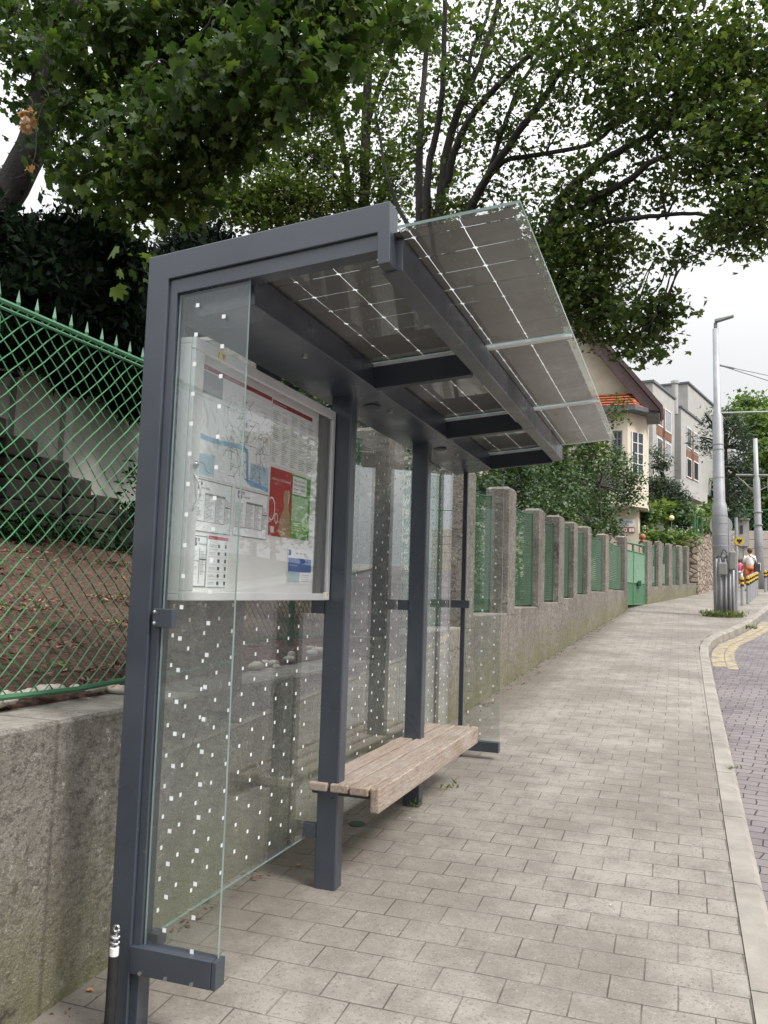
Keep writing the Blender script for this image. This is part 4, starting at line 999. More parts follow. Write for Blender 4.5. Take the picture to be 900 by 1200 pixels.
# --- near maple at top left
def nearmaple():
    g = atY(-95, 470, 3.6); root = thing('near_maple', (g[0], g[1], gh(2.2, 3.6)), 'maple with large lobed leaves hanging over the near end of the shelter', 'tree')
    st = []; mb = MB()
    D = [([(g[0], g[1], gh(2.2, 3.6)-.2)]+A3([(-60, 330, 3.7), (5, 232, 3.9), (40, 165, 4), (52, 100, 4.1), (60, 20, 4.2), (70, -90, 4.3)]), .19, .12),
         (A3([(50, 120, 4.1), (80, 60, 4), (97, 20, 3.9), (100, -40, 3.9)]), .08, .05),
         (A3([(52, 105, 4.1), (75, 112, 3.9), (100, 102, 3.7), (130, 113, 3.6), (168, 118, 3.5), (215, 112, 3.3)]), .05, .02),
         (A3([(97, 105, 3.7), (98, 80, 3.6), (96, 50, 3.5), (90, 0, 3.4)]), .055, .045),
         (A3([(160, -40, 3.5), (190, 30, 3.4), (230, 60, 3.3), (290, 75, 3.2), (330, 70, 3.1)]), .035, .014),
         (A3([(260, 0, 2.9), (248, 20, 2.9), (225, 55, 2.9), (203, 80, 2.9)]), .010, .004),
         (A3([(360, 82, 2.9), (330, 95, 2.9), (295, 103, 2.9), (265, 108, 2.9)]), .006, .003)]
    for i, (pts, r0, r1) in enumerate(D): st += limb(mb, pts, r0, r1, 9, .006, i+60)
    bl = []
    for (x, y, r, n, Y) in [(20, 20, 40, 200, 3.9), (70, 25, 45, 260, 3.6), (130, 30, 50, 420, 3.3), (200, 35, 50, 430, 3.1), (270, 30, 50, 430, 3.0), (340, 25, 50, 430, 3.0), (405, 20, 45, 330, 3.0), (460, 15, 38, 230, 3.2), (495, 20, 22, 80, 3.2),
                           (30, 75, 40, 170, 4.0), (95, 80, 42, 260, 3.6), (155, 85, 48, 400, 3.2), (215, 95, 48, 420, 3.0), (275, 90, 48, 400, 2.9), (335, 85, 42, 300, 2.9), (380, 75, 34, 170, 2.9),
                           (35, 120, 32, 100, 3.9), (100, 135, 40, 220, 3.5), (155, 145, 45, 340, 3.2), (215, 150, 48, 380, 3.0), (265, 145, 42, 300, 2.9), (310, 130, 34, 150, 2.9), (350, 120, 28, 90, 2.9), (375, 115, 18, 30, 2.8),
                           (75, 185, 36, 170, 3.6), (120, 200, 40, 240, 3.3), (175, 205, 42, 260, 3.1), (225, 205, 34, 180, 3.0), (265, 190, 26, 90, 3.0), (150, 240, 26, 80, 3.2), (190, 250, 20, 40, 3.1), (215, 250, 20, 40, 3.1), (90, 220, 24, 60, 3.4), (168, 285, 8, 8, 2.6), (176, 318, 8, 7, 2.5), (230, 235, 16, 30, 3.0),
                           (390, 150, 14, 16, 3), (60, 140, 26, 60, 3.8)]:
        bl.append(B(x, y, Y+.35*sin(x*.07+y*.05), r, int(n*.72), (1, 1.3, 1)))
    for (x, y, r, n, Y) in [(100, -60, 80, 500, 3.6), (250, -60, 80, 600, 3.1), (400, -60, 70, 500, 3.1), (-60, 60, 60, 300, 3.9), (-60, -40, 80, 300, 3.9), (-80, 180, 50, 200, 3.9)]:
        bl.append(B(x, y, Y, r, n, (1, 1.3, 1)))
    twigs(mb, st, bl, 19, .006)
    mb.build('trunk', 'bark', root, smooth=True)
    bl = [(a_, b_, int(n_*1.15)) for a_, b_, n_ in bl]
    foliage('crown', bl, MAPLE, .076, 'leaf_maple', root, 13, .10, 9, .1, .5, .9)
    foliage('small_leaves', [(a_, b_, int(n_*.8)) for a_, b_, n_ in bl], MINI, .042, 'leaf_maple', root, 23, .12, 7, .2, .5, .5)
    # hanging dry twig with a bunch of brown leaves
    tw = MB(); T1 = A3([(54, 40, 3.0), (52, 75, 3.0), (49, 98, 3.0), (57, 112, 3.0), (48, 128, 3.0), (43, 150, 3.0), (42, 178, 3.0), (36, 195, 3.0), (26, 206, 3.0), (10, 209, 3.0)])
    limb(tw, T1, .0055, .0025, 6); limb(tw, A3([(38, 190, 3.0), (46, 196, 3.0), (49, 200, 3)]), .003, .0015, 5)
    o = tw.build('dry_twig', 'twig', root, smooth=True)
    foliage('dry_leaves', [B(32, 136, 3.0, 9, 30), B(31, 151, 3.0, 6, 14), B(35, 199, 3.0, 2, 3)], MAPLE, .042, 'leaf_dry', root, 14, .014, 3, .0, .6, 1.5)
nearmaple()

# --- dark yew hedge trees behind the fence
def yew(px, py, Y, rp, n, label, seed, asp=(1, 1, 1.2)):
    c = atY(px, py, Y); dd = (c-CAM)@_f; r = rp*dd/F
    root = thing('dark_yew', (-8.7, c[1]+.3, 1.7), label, 'tree', 'dark evergreens behind the left fence')
    zc = max(c[2], 4.35); mb = MB(); limb(mb, [(-8.7, c[1]+.3, 1.6), (-8.5, c[1]+.2, 4.5), ((c[0]-8.5)/2, c[1], zc+.35), (c[0], c[1], zc+.1)], .11, .03, 7, .01); mb.build('trunk', 'bark', root, smooth=True)
    rr = random.Random(seed); bl = []
    for k in range(18):
        d = Vector((rr.gauss(0, 1), rr.gauss(0, 1), rr.gauss(0, 1))).normalized()*r*.62
        bl.append(((c[0]+d.x*asp[0], c[1]+d.y*asp[1], c[2]+d.z*asp[2]), (r*.46, r*.46, r*.42), n//18))
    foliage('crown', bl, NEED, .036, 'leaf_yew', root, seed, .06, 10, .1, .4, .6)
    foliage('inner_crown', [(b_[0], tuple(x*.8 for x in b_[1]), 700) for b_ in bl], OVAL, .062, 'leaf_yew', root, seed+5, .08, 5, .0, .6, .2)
yew(-10, 345, 3.0, 110, 12000, 'dark evergreen at the left edge, beyond the spiked fence', 21, (1, 1, 1))
yew(85, 335, 4.0, 95, 12000, 'dark evergreen between the left edge one and the shelter post, beyond the fence', 22, (1, 1, 1))
yew(185, 345, 5.2, 90, 12000, 'dark evergreen directly behind the nearest shelter post', 23, (1, 1, 1))
yew(270, 330, 6.6, 85, 10000, 'dark evergreen seen over the middle of the shelter frame beam', 24, (1.1, 1.1, .8))
yew(345, 415, 8.6, 75, 7000, 'dark evergreen showing between the display case and the roof beam', 27, (1.1, 1.1, .8))
yew(430, 440, 11, 70, 6000, 'dark evergreen behind the two middle shelter posts', 28, (1.1, 1.1, .8))
yew(95, 425, 4.6, 38, 3000, 'low hanging dark shrub in front of the pale garden building', 25, (1.5, 1, .6))
yew(165, 455, 5.4, 36, 3000, 'low dark shrub right of the pale building window', 26, (1.2, 1, .9))

# ground ivy below the stone steps
ivy = thing('ivy_bank', (-3.8, 4.5, 1.6), 'strip of dark green ground ivy along the foot of the stone steps', 'ivy'); ivy['kind'] = 'stuff'
foliage('leaves', [(tuple(hit(x, y, (1, 0, 0), -3.75)), (.25, .35, .10), 260) for x, y in [(5, 640), (30, 645), (60, 655), (90, 665), (120, 675), (150, 690), (170, 690), (20, 615), (150, 650), (110, 640), (75, 625), (165, 600), (175, 560)]], OVAL, .045, 'leaf_ivy', ivy, 31, .08, 6, .5)

# pale building and stepped stone blocks behind the garden
bd = thing('pale_annex', (-4.9, 5, 1.7), 'pale rendered garden building with pilasters behind the stone steps', 'building')
mb = MB(); mb.box(-8, -4.35, -2, 9.5, 1.0, 3.9); mb.build('wall', 'white_wall', bd)
for p in ((17, 480), (76, 480), (133, 470)):
    q = atX(*p, -4.34)
    if p[0] == 133: continue
    mb = MB(); mb.box(-4.349, -4.28, q[1]-.05, q[1]+.06, 1.0, 3.88); mb.build('pilaster', 'white_wall', bd)
q0, q1 = atX(134, 470, -4.34), atX(215, 500, -4.34)
mb = MB(); mb.box(-4.349, -4.335, q0[1], q1[1], q0[2]-.02, q0[2]+.9); wn = mb.build('window', 'dark_window', bd)
mb = MB(); mb.box(-4.349, -4.22, q0[1]-.12, q1[1]+.1, q0[2]-.12, q0[2]-.03); mb.build('sill', 'step_stone', wn)
mb = MB(); mb.box(-8.2, -4.1, -2.2, 9.7, 3.9, 4.0); mb.build('roof', 'gutter', bd)
steps = thing('stone_steps', (-4.1, 4.5, 1.8), 'flight of rough dark stone block steps descending along the pale building', 'steps')
for row in range(9):
    # rows follow the measured descent
    yq = 2.7+row*.42; zt = 2.72-(yq+.2-3.5)*.31
    mb = MB()
    for k in range(5):
        z1 = zt-k*.19; y0 = yq+.05*sin(row*3+k)
        if z1 < 1.4: break
        mb.box(-4.33, -3.95+.02*sin(row+k*2), y0, y0+.385, z1-.18, z1)
    if mb.v: mb.build('block', 'step_stone', steps, bevel=.02)

# --- shrubs behind the pillars to the right
def wallY(px):
    lo, hi = .5, 27.
    for _ in range(40):
        m_ = (lo+hi)/2; d = np.array([wx(m_)-.3, m_, 1.6])-CAM
        if 450+F*(d@_R)/(d@_f) < px: lo = m_
        else: hi = m_
    return lo
def behind(b):
    x, y, Y, r, n = b
    if x > 748: return b
    Y2 = max(Y, wallY(min(x+r*.9, 747))+.35+r*.02); k = min(2.2, Y2/Y)
    return (x, y, Y2, r, int(n*k))
def shrub(name, label, blobs, mat, size, seed, tm=OVAL, group=None, tr=.05, cat='shrub', twig=.14, per=7, up=.45, shell=.45):
    bl = [B(*behind(b)) for b in blobs]; c = np.mean([b[0] for b in bl], 0); gz_ = gh(1.5, c[1]) if c[1] < 27 else G(c[1])+1.2
    root = thing(name, (c[0], c[1], gz_), label, cat, group)
    mb = MB(); st = limb(mb, [(c[0], c[1], gz_-.3), (c[0]+.04, c[1], (gz_+c[2])/2), (c[0], c[1], c[2]+.2)], tr, tr*.4, 6, .01)
    twigs(mb, st, bl, seed, tr*.28); mb.build('trunk', 'bark', root, smooth=True)
    foliage('crown', bl, tm, size, mat, root, seed, twig, per, up, shell); return root
NA = (1, 1, 1)
shrub('laurel_bush', 'leafy evergreen bush rising behind the tall first pillars right of the shelter', [(572, 575, 8.5, 22, 500), (600, 560, 9, 28, 900), (620, 590, 9.5, 22, 500), (590, 600, 8.8, 18, 260), (630, 560, 9.5, 26, 800), (565, 610, 8.5, 16, 160), (608, 615, 9.2, 14, 130)], 'leaf_laurel', .05, 41, MINI, 'evergreen bushes behind the pillars', twig=.11)
shrub('laurel_bush', 'largest evergreen bush behind the pillars, in front of the cream villa', [(650, 560, 12, 30, 900), (680, 545, 12.5, 30, 900), (700, 570, 12.5, 30, 1000), (725, 555, 13, 24, 700), (670, 590, 12, 26, 800), (700, 600, 12.5, 24, 700), (735, 580, 13, 18, 420), (715, 620, 12.5, 14, 260), (690, 622, 12.2, 16, 300), (650, 600, 12, 20, 500), (745, 562, 13, 9, 110), (720, 535, 13, 14, 260)], 'leaf_laurel', .062, 42, MINI, 'evergreen bushes behind the pillars', .06, twig=.13)
shrub('laurel_bush', 'low pale green bush drooping over the middle pillars', [(660, 615, 11, 14, 260), (690, 640, 11.6, 16, 330), (675, 628, 11.3, 14, 260), (705, 645, 12, 10, 140)], 'leaf_hedge', .055, 43, MINI, 'evergreen bushes behind the pillars', twig=.1)
shrub('overhanging_tree', 'dark green tree between the shelter roof corner and the villa', [(650, 505, 15, 26, 500), (640, 535, 15, 26, 600), (690, 520, 15, 22, 420), (560, 570, 13, 24, 500), (600, 545, 13, 24, 500), (725, 475, 15, 8, 60), (722, 490, 15, 8, 70)], 'leaf_crown', .075, 44, MINI, None, .08, 'tree', .18)
shrub('garden_shrub', 'dense green bush right beside the first fence panel beyond the shelter', [(560, 640, 6.3, 22, 300), (585, 660, 7.6, 20, 260), (570, 690, 6.8, 18, 200), (625, 650, 9, 18, 240), (655, 660, 10.5, 14, 200), (612, 690, 8.2, 16, 160)], 'leaf_hedge', .05, 45, MINI, None, .03)

def wshrub(name, label, pts, mat, size, seed, group, tm=MINI, n=420):
    c = np.mean(np.array([p[0] for p in pts]), 0); root = thing(name, (c[0], c[1], gh(1.8, c[1])), label, 'shrub', group)
    mb = MB(); limb(mb, [(c[0], c[1], gh(1.8, c[1])-.3), (c[0]+.05, c[1], c[2]-.3), tuple(c)], .05, .02, 6); mb.build('trunk', 'bark', root, smooth=True)
    foliage('crown', [(p, r, int(n*(r if not hasattr(r, '__len__') else r[0])/.5)) for p, r in pts], tm, size, mat, root, seed, .12, 7, .3, .45)
wshrub('garden_hedge', 'dark garden shrub seen through the middle glass pane of the shelter', [((-1.6, 5.6, 1.7), .5), ((-1.7, 6.0, 2.4), .55), ((-1.9, 6.6, 3.0), .55), ((-1.5, 6.8, 1.9), .5), ((-2.2, 6.4, 3.5), .5)], 'leaf_crown', .05, 141, 'shrubs behind the shelter')
wshrub('garden_hedge', 'dark garden shrub seen through the far glass pane of the shelter', [((-1.3, 8.0, 1.9), .6), ((-1.5, 8.8, 2.6), .6), ((-1.7, 9.6, 3.1), .7), ((-1.4, 9.6, 2.1), .6), ((-2.0, 8.2, 3.4), .6)], 'leaf_laurel', .055, 142, 'shrubs behind the shelter')

# garden plants on the slope between villa and modern house
HB = [('rounded dark green bush beside the villa wall', [(745, 620, 27.5, 10, 260), (752, 600, 27.5, 10, 240)], 'leaf_laurel'),
      ('yellow green bush beside the villa, second from the left', [(762, 605, 28, 10, 260), (770, 600, 28.5, 10, 260)], 'leaf_hedge'),
      ('bright light green tall grassy shrub in the middle of the slope', [(786, 608, 29, 9, 260), (786, 596, 29, 8, 200)], 'leaf_forest'),
      ('round dark green bush in the middle of the slope', [(800, 612, 28.5, 10, 300), (799, 600, 29, 9, 260)], 'leaf_laurel'),
      ('bright green bush above the rubble wall', [(818, 605, 31, 9, 240), (830, 600, 32, 9, 240), (838, 598, 33, 8, 200), (824, 618, 31, 8, 200)], 'leaf_hedge'),
      ('low green bush along the wall top under the round ones', [(775, 630, 26.8, 8, 200), (792, 632, 27.2, 8, 200), (808, 632, 27.8, 8, 200), (760, 628, 26.4, 7, 160)], 'leaf_hedge')]
for i, (lb, bl, mt_) in enumerate(HB): shrub('slope_bush', lb, bl, mt_, .11, 50+i, MINI, 'bushes on the garden slope', .03, twig=.16, per=6)
shrub('pine', 'grey green pine between the cream villa and the modern grey house', [(770, 570, 33, 12, 900), (762, 600, 33, 10, 700), (782, 585, 33, 14, 1000), (775, 545, 33, 8, 400), (790, 600, 33, 9, 600), (800, 585, 33, 6, 300), (768, 530, 33, 5, 170), (790, 570, 33, 6, 250)], 'leaf_pine', .17, 61, NEED, None, .12, 'tree', .18)
shrub('pine', 'dark pine with layered boughs behind the street lamp pole', [(860, 500, 46, 12, 420), (835, 500, 46, 9, 180), (820, 515, 46, 6, 90), (830, 525, 46, 8, 150), (870, 520, 46, 14, 500), (860, 545, 46, 14, 500), (865, 575, 46, 15, 560), (850, 490, 46, 8, 160), (830, 487, 46, 5, 70), (880, 555, 46, 10, 260), (858, 600, 46, 13, 500)], 'leaf_pine', .24, 62, NEED, None, .2, 'tree', .3)
for i, (lb, bl) in enumerate([('tall bright green tree on the hill behind the second pole', [(885, 500, 62, 18, 900), (895, 530, 62, 20, 1000), (880, 560, 62, 18, 900), (895, 590, 62, 18, 900)]),
                             ('bright green tree crown on the skyline right of the lamp pole', [(860, 490, 70, 14, 500), (875, 478, 70, 14, 600), (900, 485, 70, 18, 800)]),
                             ('tree at the right edge above the beige panel wall', [(915, 540, 60, 25, 1200), (925, 590, 60, 28, 1200), (910, 620, 60, 20, 800)]),
                             ('darker tree low on the hill behind the yellow sign', [(868, 605, 60, 14, 700), (885, 612, 60, 12, 600), (850, 600, 58, 10, 400), (845, 575, 60, 10, 300)])]):
    shrub('hill_tree', lb, bl, 'leaf_forest' if i != 3 else 'leaf_laurel', .26, 70+i, MINI, 'trees on the hill behind the road', .25, 'tree', .5, 7)

# ------------------------------------------------------------------ cream villa
V = thing('cream_villa', (-2, 27, 1.9), 'cream villa with steep brown verge, orange tile skirt and corner bay behind the bushes', 'house')
YV = 26.0
lowx = atY(748, 640, YV)[0]; bx = [atY(x, 540, YV)[0] for x in (690, 737, 757)]
zbay0, zbay1 = atY(757, 592, YV)[2], atY(757, 488, YV)[2]
mb = MB(); mb.box(-8, lowx, YV, YV+10, 1.2, zbay0); mb.box(-8, bx[1]+.05, YV, YV+10, zbay0, zbay1); mb.build('wall', 'villa_plaster', V)
bay = [(bx[0], YV), (bx[0]+.25, YV-.75), (bx[1], YV-.75), (bx[2], YV+.1), (bx[2], YV+2.5), (bx[0], YV+2.5)]
mb = MB(); mb.prism(bay, 'z', zbay0, zbay1); by_ = mb.build('bay', 'villa_plaster', V)
ex = [(x*1.0+(.06 if i > 1 else -.02), y-.05) for i, (x, y) in enumerate(bay)]
mb = MB(); mb.prism(ex, 'z', zbay0-.10, zbay0-.002); mb.build('cornice', 'villa_plaster', by_)
def vwin(px0, px1, py0, py1, Y, side=0, par=by_):
    a, b = atY(px0, py0, Y), atY(px1, py1, Y); mb = MB(); t = .05
    mb.box(a[0], b[0], Y-.012, Y-.002, b[2], a[2]); wn = mb.build('window', 'dark_window', par)
    mb = MB(); fwd = .05
    for x in (a[0], (a[0]+b[0])/2-fwd/2, b[0]-fwd): mb.box(x, x+fwd, Y-.03, Y-.013, b[2], a[2])
    for z in np.linspace(b[2], a[2]-fwd, 4): mb.box(a[0]+fwd, b[0]-fwd, Y-.028, Y-.014, z, z+fwd*.8)
    mb.build('window_frame', 'gutter', wn)
vwin(718, 729, 505, 532, YV-.75)
# window in the slanted bay face
p, q = Vector((bay[2][0], bay[2][1], 0)), Vector((bay[3][0], bay[3][1], 0)); dv = q-p; nv = Vector((dv.y, -dv.x, 0)).normalized()
mb = MB(); z0, z1 = atY(745, 556, YV-.4)[2], atY(745, 507, YV-.4)[2]
P_ = lambda t, o, z: p+dv*t+nv*o+Vector((0, 0, z))
mb.add([P_(.2, .012, z0), P_(.8, .012, z0), P_(.8, .012, z1), P_(.2, .012, z1)], [(0, 1, 2, 3)]); wn = mb.build('window', 'dark_window', by_)
mb = MB()
for t in (.2, .5, .8): mb.tube([P_(t, .02, z0), P_(t, .02, z1)], .03, 4)
for z in np.linspace(z0, z1, 5): mb.tube([P_(.2, .02, z), P_(.8, .02, z)], .022, 4)
mb.build('window_frame', 'window_white', wn)
# eave, tile skirt, gable, verge
ez = zbay1
e0, e1 = atY(690, 482, YV-1.0), atY(775, 484, YV-.9)
mb = MB(); mb.prism([(bay[0][0]-.3, YV-.9), (bay[1][0]-.1, YV-1.05), (bay[2][0]+.25, YV-1.05), (bay[3][0]+.42, YV-.1), (bay[3][0]+.42, YV+1.4), (bay[0][0]-.3, YV+1.4)], 'z', ez+.002, ez+.16); mb.build('gutter', 'gutter', V, bevel=.02)
tz = atY(735, 462, YV)[2]
mb = MB(); lo = [(bay[0][0]-.25, YV-.85), (bay[1][0], YV-1.0), (bay[2][0]+.2, YV-1.0), (bay[3][0]+.1, YV-.12)]; hi = [(bay[0][0]-.1, YV-.02), (bay[0][0]+.3, YV-.1), (bay[2][0]-.1, YV-.15), (bay[2][0]+.25, YV-.03)]
vs = [(x, y, ez+.162) for x, y in lo]+[(x, y, tz) for x, y in hi]+[(x, YV+.2, ez+.162) for x, y in (lo[0], lo[3])]
mb.add(vs, [(0, 1, 5, 4), (1, 2, 6, 5), (2, 3, 7, 6)]); 
for k in range(5):
    t = k/5
    for i in range(3):
        a = Vector(vs[i]).lerp(Vector(vs[i+4]), t); b = Vector(vs[i+1]).lerp(Vector(vs[i+5]), t); mb.tube([a+Vector((0, -.03, .03)), b+Vector((0, -.03, .03))], .035, 5)
mb.build('tile_skirt', 'roof_tile', V)
va, vb = atY(773, 481, YV-.5), atY(690, 385, YV-.5); sl_ = (vb[2]-va[2])/(vb[0]-va[0])
ax = -3.2; az = va[2]+sl_*(ax-va[0])
mb = MB(); mb.prism([(-7.5, ez+.17), (va[0]-.45, ez+.17), (ax, az-.3), (-7.5, az-2.5)], 'y', YV, YV+1.4); mb.build('gable', 'villa_plaster', V)
mb = MB(); wv = .38; mb.prism([(va[0], va[2]), (ax, az), (ax, az-wv*1.35), (va[0]-.42, va[2]+.02)], 'y', YV-.55, YV-.4); mb.build('verge_board', 'verge_brown', V)
mb = MB(); mb.prism([(va[0]+.02, va[2]+.02), (ax, az+.04), (ax, az+.22), (va[0]+.1, va[2]+.14)], 'y', YV-.6, YV+1.5)
mb.prism([(ax, az+.04), (ax, az+.22), (-8.2, az-4.6), (-8.2, az-4.8)], 'y', YV-.6, YV+9.5); mb.build('roof', 'verge_brown', V)
mb = MB()
for (x0, x1, z) in ((-3.4, -.6, atY(690, 392, YV)[2]),): mb.box(x0, x1, YV-.03, YV-.002, z-.1, z+.05)
for x in (-2.2, -1.2): mb.box(x, x+.14, YV-.035, YV-.002, atY(690, 392, YV)[2]+.052, atY(690, 392, YV)[2]+1.2)
mb.build('timber', 'verge_brown', V)
# street name sign with number plates
a, b = atY(722, 608.5, YV), atY(743.5, 617.5, YV)
mb = MB(); mb.box(a[0], b[0], YV-.03, YV-.004, b[2], a[2], 0)
text(mb, 'MUDROŇOVA', ((a[0]+b[0])/2, YV-.033, a[2]-.13), (1, 0, 0), (0, 0, 1), .115, 1, .46, True); text(mb, 'ULICA', ((a[0]+b[0])/2, YV-.033, b[2]+.02), (1, 0, 0), (0, 0, 1), .085, 1, .22, True)
tag(mb.build('street_sign', ['p_white', 'sign_blue'], None, (a[0], YV-.03, b[2])), 'white street name plate with blue letters on the cream villa wall', 'street sign')
for (x0, x1, tx, lb) in ((727, 735.5, '43', 'left of the two small house number plates under the street name'), (736.5, 744, '3', 'right of the two small house number plates under the street name')):
    a, b = atY(x0, 618.5, YV), atY(x1, 624, YV); mb = MB(); mb.box(a[0], b[0], YV-.03, YV-.004, b[2], a[2], 0); e = .018
    mb.box(a[0]+e, b[0]-e, YV-.034, YV-.0305, b[2]+e, a[2]-e, 1); text(mb, tx, ((a[0]+b[0])/2, YV-.036, b[2]+.03), (1, 0, 0), (0, 0, 1), .10, 0, None, True)
    tag(mb.build('number_plate', ['bus_red', 'p_white'], None, (a[0], YV-.03, b[2])), lb, 'number plate')

# ------------------------------------------------------------------ modern house, rotated with the street
MHb = thing('modern_house', (2, 44, 4), 'grey modern apartment house with brown wood window panels, two blocks', 'house')
c = atY(765, 448, 42.); ang = radians(14); D_ = Vector((sin(ang), cos(ang), 0)); Nn = Vector((cos(ang), -sin(ang), 0))
def onface(px, py, off=0):
    n = np.array(Nn); return Vector(hit(px, py, n, float(n@c)+off))
def uz(px, py, off=0):
    p = onface(px, py, off); return (p-Vector(c)).dot(D_), p.z
def mbox(mb, u0, u1, d0, d1, z0, z1, m=None):
    mb.xf = Matrix(((D_.x, Nn.x, 0, c[0]), (D_.y, Nn.y, 0, c[1]), (0, 0, 1, 0), (0, 0, 0, 1))); mb.box(u0, u1, d0, d1, z0, z1, m); mb.xf = None
zt1 = c[2]; u1 = uz(790.5, 467)[0]; u2a = uz(798, 478, -.0)[0]; u2b = uz(823, 500)[0]
zt2 = uz(798, 478)[1]
mb = MB(); mbox(mb, 0, u1, -9, 0, 1.5, zt1); mbox(mb, u1, u2a, -9, -1.2, 1.5, zt1-1.0); mbox(mb, u2a, u2b, -9, 0, uz(800, 585)[1], zt2)
u3, zt3 = uz(806, 449.5, -1.0); mbox(mb, u3, u3+14, -9, -1.0, 8.5, zt3); mbox(mb, -.0, u2b+6, -9, -.8, 1.5, 5)
mb.build('wall', 'modern_wall', MHb)
mb = MB(); mbox(mb, -.1, u1+.1, -9, .08, zt1+.002, zt1+.12); mbox(mb, u2a-.05, u2b+.1, -9, .08, zt2+.002, zt2+.12); mbox(mb, u3-.1, u3+14, -9, -.9, zt3+.002, zt3+.12); mb.build('parapet', 'gutter', MHb)
mb = MB(); q = atY(791, 465, 47); mb.cyl((q[0], 47, q[2]-1), (q[0], 47, q[2]+.9), .17, 12); mb.cyl((q[0], 47, q[2]+.75), (q[0], 47, q[2]+.9), .23, 12); mb.build('chimney', 'modern_wall', MHb)
def mwin(x0, x1, y0, y1, ht, mat='dark_window', name='window'):
    ua, za = uz(x0, y0); ub, zb_ = uz(x1, y1); z0, z1 = za-ht, za
    mb = MB(); mbox(mb, ua, ub, -.02, .03, z0, z1); o = mb.build(name, mat, MHb)
    if name == 'window':
        mb = MB(); t = .07
        for (a_, b_, e, f_) in ((ua-t, ua, z0-t, z1+t), (ub, ub+t, z0-t, z1+t), (ua, ub, z1, z1+t), (ua, ub, z0-t, z0)): mbox(mb, a_, b_, .0, .05, e, f_)
        mb.build('window_frame', 'window_white', o)
H1 = uz(769, 473)[1]-uz(769, 497)[1]
mwin(769.5, 775.5, 472, 480, H1*1.0); mwin(779, 785.5, 480, 488, H1, 'shade_blind')
mwin(769.5, 775.5, 513, 518, H1*.85); mwin(779, 785.5, 519, 523, H1*.85, 'shade_blind')
mwin(769.2, 786.5, 498, 505, H1*.42, 'wood_panel', 'wood_panel'); mwin(776.2, 778.6, 478, 480, H1*2.6, 'wood_panel', 'wood_panel')
mwin(804.5, 809.5, 501, 505, H1*1.0); mwin(812.5, 817.5, 507, 511, H1, 'shade_blind')
mwin(804.5, 809.5, 537, 541, H1*.95); mwin(812.5, 817.5, 541, 545, H1*.95, 'dark_window')
mwin(804.2, 818, 526, 531, H1*.42, 'wood_panel', 'wood_panel'); mwin(809.8, 812.2, 505, 506, H1*2.7, 'wood_panel', 'wood_panel')
ua, za = uz(797, 568, 2.2); ub, _ = uz(829, 572, 2.2)
mb = MB(); mbox(mb, ua, ub, -1, 2.2, za-.35, za+.25); mb.build('canopy', 'modern_wall', MHb)
mb = MB(); mbox(mb, ua+.5, ub+3, -.79, -.75, za-4, za-.4); mb.build('glass_front', 'dark_window', MHb)
mb = MB(); mbox(mb, ua+.4, ua+.75, 1.6, 1.9, za-4.5, za-.36); mb.build('column', 'modern_wall', MHb)

# ------------------------------------------------------------------ rubble wall, beige wall
rb = thing('rubble_wall', (2.3, 27.6, G(27.6)), 'brown rubble stone wall beyond the last pillar, with green rails on top', 'wall')
mb = MB(); tt = [27.55, 28.6, 30, 31.5, 33, 35, 38]
for a, b in zip(tt, tt[1:]):
    z = 3.45+(a-27.6)*.12
    vs = []
    for t in (a, b): vs += [(wx(t)+.05, t, G(t)-.3), (wx(t), t, z), (wx(t)-.6, t, z), (wx(t)-.6, t, G(t)-.3)]
    mb.add(vs, [(0, 4, 5, 1), (1, 5, 6, 2), (2, 6, 7, 3), (0, 1, 2, 3), (4, 7, 6, 5)])
mb.build('stonework', 'rubble', rb)
mb = MB()
for t in (27.8, 28.3, 29.5, 31): mb.tube([(wx(t)-.1, t, 3.2), (wx(t)-.1, t, 4.2)], .035, 5)
mb.build('rail', 'green_paint', rb)
ba, bb2 = atY(856, 628, 50), atY(925, 620, 50)
bw = thing('beige_wall', (ba[0], 50, G(50)), 'low beige retaining wall of horizontal panels at the far road bend', 'wall')
for k in range(6):
    z1 = ba[2]+.3-k*.52; mb = MB(); mb.box(ba[0]-2, bb2[0]+6, 50, 50.4, z1-.5, z1); mb.build('panel', 'beige_panel', bw, bevel=.02)
mb = MB(); 
for i in range(9): x = ba[0]-2+i*1.2; mb.tube([(x, 50.5, ba[2]), (x, 50.5, ba[2]+1.6)], .03, 5)
mb.tube([(ba[0]-2, 50.5, ba[2]+1.55), (ba[0]+9, 50.5, ba[2]+1.55)], .03, 5); chainlink(mb, lambda u: Vector((ba[0]-2+u, 50.5, 0)), 10, lambda u: ba[2]+.2, lambda u: ba[2]+1.55, .3, .012)
tag(mb.build('hill_fence', 'green_wire', None, (ba[0], 50.5, ba[2])), 'thin green mesh fence on top of the beige wall', 'fence')
# grey kiosk box above the wall
a, b = atY(864, 609, 46), atY(878, 640, 46)
mb = MB(); mb.box(a[0], b[0], 46, 47, b[2], a[2], 0); mb.box(a[0]+.12, b[0]-.3, 45.98, 45.998, a[2]-.75, a[2]-.3, 1); mb.box(a[0]-.05, b[0]+.05, 45.9, 47.1, a[2], a[2]+.07, 0)
mb.box(a[0]+.1, a[0]+.3, 46.1, 46.3, G(46), b[2], 0); mb.box(b[0]-.3, b[0]-.1, 46.1, 46.3, G(46), b[2], 0)
tag(mb.build('grey_cabinet', ['modern_wall', 'dark_window'], None, (a[0], 46, G(46))), 'pale grey cabinet with a dark window, right behind the round sign', 'cabinet')

